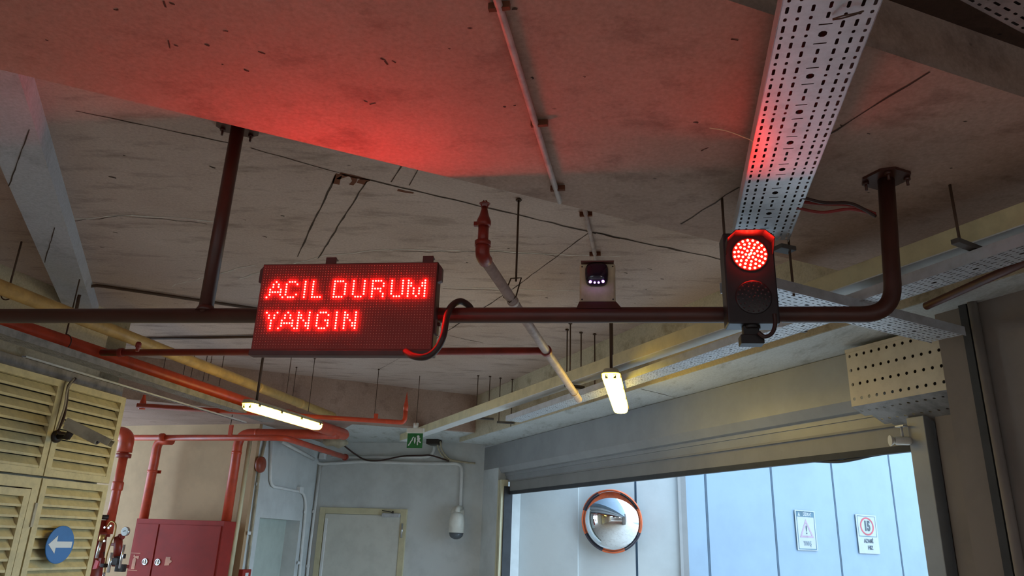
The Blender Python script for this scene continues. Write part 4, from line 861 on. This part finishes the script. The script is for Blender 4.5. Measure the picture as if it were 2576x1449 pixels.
for off in (0, 8): mb = MB(); mb.tube(curve([kd(1100+off, 1112, .4), kd(1103+off, 1130, .2), kd(1115+off, 1148, .06), kd(1132+off, 1158, .05), kd(1195, 1166, .05)]), .014, 8); mb.build('cable_run', 'camgrey', T)
mb = MB(); q = kd(1092, 1112, .35); mb.box(q, dw*.09, nD*.1, Z*.04); tag(mb.build('cable_box', 'darkm', bevel=.01), 'dark box at the far end of the trunking beside the exit sign', 'box')
nW = -nv.normalized(); saz_ = math.degrees(math.atan2(sd_.x, sd_.y))
def ks(px, py, n=0): return onp(px, py, Nn+nW*n, saz_)
wc([ks(682, 1108, .03), ks(680, 1222, .03), ks(748, 1236, .03), ks(765, 1240, .03), ks(770, 1270, .03), ks(753, 1449, .03), ks(749, 1500, .03)], .02, 'trunkw', 'white conduit stepping down beside the wall niche', [(ks(768, 1288, .03), sd_), (ks(752, 1416, .03), sd_)])
mb = MB(); mb.box(ks(755, 1232, .03), sd_*.06, nW*.03, Z*.04); tag(mb.build('junction_box', 'trunkw', bevel=.006), 'white junction box on the conduit beside the niche', 'box')
wc([ks(672, 1090, .03), ks(655, 1165, .03), ks(620, 1449, .03), ks(616, 1500, .03)], .018, 'camgrey', 'grey conduit from the red alarm bell down to the call point', [(ks(649, 1218, .03), sd_), (ks(627, 1341, .03), sd_)])
wc([ks(633, 1103, -.03)+nD*.03, ks(604, 1300, -.03)+nD*.03, ks(580, 1449, -.03)+nD*.03], .03, 'frame', 'cream corner conduit between beige wall and white wall')
wc([ks(708, 1110, .1), ks(790, 1155, .05)], .025, 'trunkw', 'slanting white conduit under the fire pipes to the corner')
q = ks(654, 1169, .04); T = thing('alarm_bell', 'round red alarm bell on the white return wall', 'alarm bell', q)
mb = MB(); mb.lathe(q-nW*.03, nW, [(.05, 0), (.05, .02)], 18); mb.build('back_box', 'bell', T); mb = MB(); mb.lathe(q-nW*.01, nW, [(.10, 0), (.105, .02), (.10, .045), (.07, .06), (.02, .066)], 28); mb.build('gong', 'bell', T)
q = ks(615, 1447, .03); T = thing('call_point', 'small red fire call point at the bottom edge of the white wall', 'call point', q)
mb = MB(); mb.box(q, sd_*.1, nW*.03, Z*.07); mb.build('call_box', 'cab', T, bevel=.006); mb = MB(); mb.box(q+nW*.031, sd_*.035, nW*.002, Z*.03); mb.build('glass_plate', 'signw', T)
# small tan insulation lump
mb = MB(); q = at(845, 1112, 2.85); mb.lathe(q, dv(70), [(.03, -.18), (.07, -.12), (.06, -.03), (.09, .04), (.05, .12), (.02, .17)], 9); tag(mb.build('foam_lump', 'camgrey'), 'lump of old brown foam behind the end of the red fire main', 'foam')

# ------------------------------------------------------------------ roller door
RT = thing('roller_door', 'grey roller door box with raised curtain over the exit to the outside', 'roller door', sp((tLo+tRo)/2, .0, oz))
zb1 = ZR-.005; zb0 = onp(1215, 1205, S, -23.5).z; zb0b = onp(2140, 1015, S, -23.5).z; zbb = .5*(zb0+zb0b)
def rq(t, n, z): return sp(t, n, z)
t_l = .0; t_r = tRo+1.2
mb = MB(); mb.box(sp((t_l+t_r)/2, .20, (zb1+zbb+.07)/2), -B*((t_r-t_l)/2), A*.2, Z*((zb1-zbb-.07)/2)); mb.build('shutter_box', 'shut', RT)
mb = MB(); z0_ = zbb-.055
P = [sp(t_l, .0, zbb+.07), sp(t_l, .045, zbb), sp(t_l, .10, zbb-.005), sp(t_l, .10, zbb-.04), sp(t_l, .115, zbb-.04), sp(t_l, .115, zbb-.11), sp(t_l, .3, zbb-.11), sp(t_l, .3, zbb+.07)]
mb.extr(P, -B*(t_r-t_l)); mb.build('box_lip', 'shut', RT)
mb = MB()
for k, (n_, zt_, zbm) in enumerate(((.10, zbb-.11, oz+.16), (.13, oz+.18, oz+.03))): mb.box(sp((tLo+tRo)/2, n_, (zt_+zbm)/2), -B*((tRo-tLo)/2-.01), A*.015, Z*((zt_-zbm)/2))
mb.build('curtain', 'shutd', RT)
mb = MB(); mb.box(sp((tLo+tRo)/2, .13, oz+.015), -B*((tRo-tLo)/2-.01), A*.02, Z*.022); mb.build('bottom_seal', 'gask', RT)
uu = [(onp(x, y, S+A*.13, -23.5)) for x, y in ((2030, 1158), (2060, 1160), (2110, 1161), (2150, 1155), (2190, 1146), (2225, 1140))]
mb = MB(); mb.tube(curve(uu), .012, 8); mb.build('hanging_seal', 'gask', RT)
for (t_, mt, w_, n_) in ((tLo-.115, 'frame', .028, .02), (tLo-.045, 'frame', .028, .02), (tLo-.08, 'gask', .01, .03)):
    mb = MB(); mb.box(sp(t_, n_+.03, (zbb-.1)/2), -B*w_, A*.05, Z*((zbb-.1)/2)); mb.build('guide_rail', mt, RT)
mb = MB(); mb.box(sp(tLo-.005, .10, oz/2+.05), -B*.012, A*.06, Z*(oz/2+.05)); mb.build('guide_channel', 'gask', RT)
mb = MB(); mb.box(sp(tRo+.06, .06, (zbb-.1)/2), -B*.06, A*.05, Z*((zbb-.1)/2)); mb.build('guide_rail', 'shut', RT, bevel=.004)
mb = MB(); mb.box(sp(tRo+.004, .12, oz/2), -B*.008, A*.03, Z*(oz/2)); mb.build('guide_channel', 'gask', RT)
# white wall end left of the rail gets a small dark mark
mb = MB(); q = onp(1194, 1392, S+A*-.003, -23.5); mb.box(q, B*.012, A*.001, Z*.03); tag(mb.build('wall_mark', 'gask'), 'small dark mark on the white wall left of the roller door', 'mark')

# perforated motor cover plates
cvz = onp(2125, 880, S-A*.0, -23.5)
Pf = S-A*.16; fTL = onp(2126, 882, Pf, -23.5); fBL = onp(2140, 1024, Pf, -23.5); 
CT = thing('perforated_cover', 'bare metal cover box with round holes at the right end of the roller door', 'metal cover', fBL)
tf = -(fTL-S).dot(B); H1 = fTL.z; H0 = fBL.z
def hp_(t, n, z): return sp(t, n-.16, z)
Lc = -(onp(2352, 900, Pf, -23.5)-S).dot(B)-tf+.09; rows = 5; ch_ = (H1-H0)/4; cl_ = .058
mb = MB()
for r_ in range(4):
    for c_ in range(int(Lc/cl_)): mb.holed(hp_(tf+c_*cl_, 0, H0+r_*ch_), -B, Z, cl_, ch_, .020, .020, .0058, A, .003)
mb.build('front_plate', 'perf', CT)
mb = MB()
for r_ in range(3):
    for c_ in range(int(Lc/cl_)): mb.holed(hp_(tf+.16*r_/3+c_*cl_, 0+.11*r_, H0-.05*r_), -B, (A*.11-Z*.05).normalized(), cl_, .121, .018, .018, .0053, Z, .003)
mb.build('lower_plate', 'galvd', CT)
mb = MB(); mb.box(hp_(tf+Lc/2, .085, (H0+H1)/2+.03), -B*(Lc/2-.01), A*.065, Z*((H1-H0)/2-.06)); mb.build('inner_drum', 'darkm', CT)
mb = MB(); mb.box(hp_(tf+Lc/2, -.002, H1-.01), -B*(Lc/2), A*.003, Z*.012); mb.build('top_lip', 'perf', CT)
q = onp(2272, 1109, S-A*.02, -23.5); T = thing('small_wall_camera', 'small pale cylinder camera on the right jamb of the roller door', 'camera', q)
aa = (-dv(97)*1.0+V((0, 0, 0))).normalized()
mb = MB(); mb.lathe(q+aa*-.05, aa, [(.022, 0), (.026, .02), (.026, .09), (.02, .10)], 18); mb.build('camera_body', 'wplastic', T)
mb = MB(); mb.lathe(q+aa*.045, aa, [(.012, 0), (.034, .03), (.034, .034)], 18); mb.build('hood', 'wplastic', T)
mb = MB(); mb.tube([q+Z*.02, q+Z*.09], .008, 8); mb.box(q+Z*.09, B*.03, A*.02, Z*.004); mb.build('mount', 'galv', T)
mb = MB(); mb.tube(curve([q-aa*.05, q-aa*.08-Z*.02, q-aa*.09-Z*.07, q-aa*.13-Z*.075]), .004, 6); mb.build('camera_wire', 'cable', T)

# ------------------------------------------------------------------ right wall pipes
WN = cE.copy()
def kr(px, py, n=0): return onp(px, py, WN-A*n, -23.5)
p0 = kr(2437, 715, .03); T = thing('wall_pipe', 'pale vertical pipe on the dim wall near the right edge', 'pipe', V((p0.x, p0.y, 0))); mb = MB(); mb.tube([V((p0.x, p0.y, 0)), V((p0.x, p0.y, p0.z))], .024, 14); mb.build('pipe_run', 'rwall', T)
p0 = kr(2418, 725, .02); T = thing('wall_cable_duct', 'dark flat cable duct beside the pale vertical pipe', 'cable duct', V((p0.x, p0.y, 0))); mb = MB(); mb.box(V((p0.x, p0.y, p0.z/2)), B*.022, A*.02, Z*(p0.z/2)); mb.build('duct_body', 'gask', T)
T = thing('side_beam_pipe', 'dark pipe below the trays near the right edge', 'pipe', at(2340, 770, 2.80)); mb = MB(); pa = at(2330, 770, 2.82); pb2 = at(2576, 660, 2.82); mb.tube([pa, pb2+(pb2-pa)*.8], .02, 14); mb.build('pipe_run', 'case', T)
# red and black cables from tray to post
T = thing('signal_cables', 'bundle of dark red cables sagging from the tray to the gantry post', 'cable', at(2100, 515, 2.95))
pe = V((x2.x-.02, x2.y, onp(2215, 545, Pc, 97.2).z))
for k, (sx, sy) in enumerate(((2003, 492), (2000, 509), (1996, 520), (1999, 507))):
    s0_ = at(sx, sy, 2.99); mid1 = s0_.lerp(pe, .33)+V((0, 0, [.0, .02, -.012, .012][k])); mid2 = s0_.lerp(pe, .7)+V((0, 0, [.03, .036, .02, .03][k]))
    mb = MB(); mb.tube(curve([s0_, mid1, mid2, pe+V((0, 0, .004*k))]), .007, 8); mb.build('cable_strand', 'orange_cable' if k else 'cable', T)
# cable tie wire on the near tray
wz = 2.97; mb = MB(); mb.tube(curve([at(1785, 322, 2.99), at(1830, 330, 2.985), at(1878, 348, 2.985), at(1893, 356, 2.985), at(1893, 368, 2.98)]), .0016, 6); tag(mb.build('loose_wire', 'trunk'), 'pale loose wire sticking out left of the large perforated tray', 'wire')
T = thing('wire_tie', 'dark twisted wire tie around the large perforated tray near the top edge', 'wire', at(2130, 42, 2.97))
mb = MB(); mb.tube(curve([at(2095, 48, 2.972), at(2120, 40, 2.965), at(2150, 34, 2.965), at(2172, 28, 2.972), at(2150, 37, 2.965), at(2118, 46, 2.965), at(2095, 50, 2.972)]), .0022, 6); mb.build('wire_loop', 'rod', T)

# ------------------------------------------------------------------ outside: mirror and signs
mn = V((-me_.y, me_.x, 0)); mn = -mn if mn.y > 0 else mn
Mc = onp(1539, 1311, Q+mn*.16, 110); rM = .5*(onp(1539, 1230, Q+mn*.16, 110).z-onp(1539, 1392, Q+mn*.16, 110).z)*.99
T = thing('convex_mirror', 'round convex traffic mirror with orange and dark rim on the outside wall', 'mirror', Mc)
ax_ = (mn*1+V((.0, 0, -.12))).normalized(); e1 = ax_.cross(Z).normalized()*-1; e2 = ax_.cross(e1); e2 = e2 if e2.z > 0 else -e2
mb = MB(); Rc = rM*1.25; prof = []
amax = math.asin(min(.999, rM*.94/Rc)); n0 = 0; seg = 56; rg = 14
for i in range(rg+1):
    a = amax*i/rg
    for k in range(seg): t = 2*PI*k/seg; mb.v.append(Mc+ax_*(Rc*math.cos(a)-Rc*math.cos(amax)+.01)+(e1*math.cos(t)+e2*math.sin(t))*(Rc*math.sin(a)))
for i in range(rg):
    for k in range(seg): a = i*seg+k; b_ = i*seg+(k+1) % seg; mb.face([a, b_, b_+seg, a+seg], True)
mb.build('mirror_dome', 'mirror', T)
mb = MB(); ns = 72
for k in range(ns):
    t0 = 2*PI*k/ns; t1 = 2*PI*(k+1)/ns; dgk = math.degrees((t0+t1)/2) % 360; mb.mat(1 if (int((dgk+18)/45) % 2 == 1) else 0)
    def rp(t, r, h): return Mc+ax_*h+(e1*math.cos(t)+e2*math.sin(t))*r
    a = rM*.95; b_ = rM; mb.hexa([rp(t0, a, -.03), rp(t1, a, -.03), rp(t1, b_, -.03), rp(t0, b_, -.03), rp(t0, a, .03), rp(t1, a, .03), rp(t1, b_, .03), rp(t0, b_, .03)])
mb.build('rim', ['orange', 'mdark'], T)
mb = MB()
for k in range(32):
    t0 = math.radians(20+140*k/32); t1 = math.radians(20+140*(k+1)/32)
    def rp(t, r, h): return Mc+ax_*h+(e1*math.cos(t)+e2*math.sin(t))*r
    s0_ = .03+.09*math.sin(math.radians(180*k/32)); s1_ = .03+.09*math.sin(math.radians(180*(k+1)/32))
    mb.hexa([rp(t0, rM, .0), rp(t1, rM, .0), rp(t1, rM+.006, .0), rp(t0, rM+.006, .0), rp(t0, rM, s0_), rp(t1, rM, s1_), rp(t1, rM+.006, s1_), rp(t0, rM+.006, s0_)])
mb.build('visor', 'orange', T)
mb = MB(); mb.lathe(Mc-ax_*.05, ax_, [(rM*.6, 0), (rM*.9, .03)], 32); mb.tube([Mc-ax_*.04, Mc-mn*.16], .03, 10); mb.build('back_shell', 'mdark', T)
sn = V((-re_.y, re_.x, 0)); sn = -sn if sn.y > 0 else sn
def signplate(tl, br_, label, name):
    a = onp(tl[0], tl[1], Q+sn*.02, 57); b_ = onp(br_[0], br_[1], Q+sn*.02, 57); c_ = (a+b_)/2; w_ = abs((b_-a).dot(re_)); h_ = a.z-b_.z
    T = thing(name, label, 'sign', c_); mb = MB(); mb.box(c_, re_*(w_/2), sn*.004, Z*(h_/2)); mb.build('sign_plate', 'signo', T, bevel=.003)
    return T, c_, w_, h_
def frame_(T, c_, w_, h_, t, matn, nm='border'):
    mb = MB()
    for (a, b_, x, y) in ((0, h_/2, w_/2, t/2), (0, -h_/2, w_/2, t/2), (w_/2, 0, t/2, h_/2), (-w_/2, 0, t/2, h_/2)): mb.box(c_+re_*a+Z*b_+sn*.0052, re_*x, sn*.001, Z*y)
    mb.build(nm, matn, T)
T, c_, w_, h_ = signplate((1998, 1282), (2058, 1386), 'faded warning sign DIKKAT YAVAS with a pale triangle on the outside wall', 'warning_sign')
frame_(T, c_, w_*.86, h_*.93, .012, 'midink')
mb = MB(); mb.box(c_+Z*(h_*.40)+sn*.0052, re_*(w_*.43), sn*.001, Z*(h_*.065)); mb.build('header_band', 'midink', T)
mb = MB(); mb.text('DİKKAT', h_*.12, c_+Z*(h_*.40)+re_*(w_*.09)+sn*.008, re_, Z, .002, .003, .78); mb.extr([c_+Z*(h_*.40)+sn*.0065+re_*(w_*a)+Z*(h_*b_) for a, b_ in ((-.38, -.045), (-.26, -.045), (-.32, .05))], sn*.002); mb.build('header_lettering', 'signo', T)
mb = MB(); tri = [(-.34, -.18), (.34, -.18), (0, .28)]; tin = [(-.235, -.135), (.235, -.135), (0, .185)]
for i in range(3):
    j = (i+1) % 3; mb.extr([c_+re_*(w_*q_[0])+Z*(h_*q_[1])+sn*.0055 for q_ in (tri[i], tri[j], tin[j], tin[i])], sn*.001)
mb.build('warning_triangle', 'fadered', T)
mb = MB(); mb.text('!', h_*.30, c_+Z*(h_*-.0)+sn*.008, re_, Z, .002, .002, .9); mb.build('exclamation_mark', 'ink', T)
mb = MB(); mb.text('YAVAŞ', h_*.16, c_+Z*(h_*-.33)+sn*.008, re_, Z, .002, .001, .62); mb.build('lettering', 'fadeink', T)
T, c_, w_, h_ = signplate((2151, 1293), (2214, 1394), 'speed sign with 15 in a red ring above the words AZAMI HIZ', 'speed_limit_sign')
fr = c_+Z*(h_*.20); frame_(T, fr, w_*.86, h_*.52, .008, 'midink')
rx = w_*.33; ry = h_*.235; mb = MB()
for k in range(40):
    t0 = 2*PI*k/40; t1 = 2*PI*(k+1)/40
    def rp(t, r, h): return fr+sn*h+(re_*(math.cos(t)*rx)+Z*(math.sin(t)*ry))*r
    mb.hexa([rp(t0, .83, .005), rp(t1, .83, .005), rp(t1, 1, .005), rp(t0, 1, .005), rp(t0, .83, .007), rp(t1, .83, .007), rp(t1, 1, .007), rp(t0, 1, .007)])
mb.build('red_ring', 'signred', T)
mb = MB(); mb.text('15', h_*.34, fr+sn*.008, re_, Z, .002, .010, .84); mb.build('speed_number', 'ink', T)
mb = MB(); mb.text('AZAMİ', h_*.14, c_-Z*(h_*.18)+sn*.008, re_, Z, .002, .002, .95); mb.build('upper_lettering', 'ink', T); mb = MB(); mb.text('HIZ', h_*.14, c_-Z*(h_*.35)+re_*(w_*.05)+sn*.008, re_, Z, .002, .002, 1.0); mb.build('lower_lettering', 'ink', T)
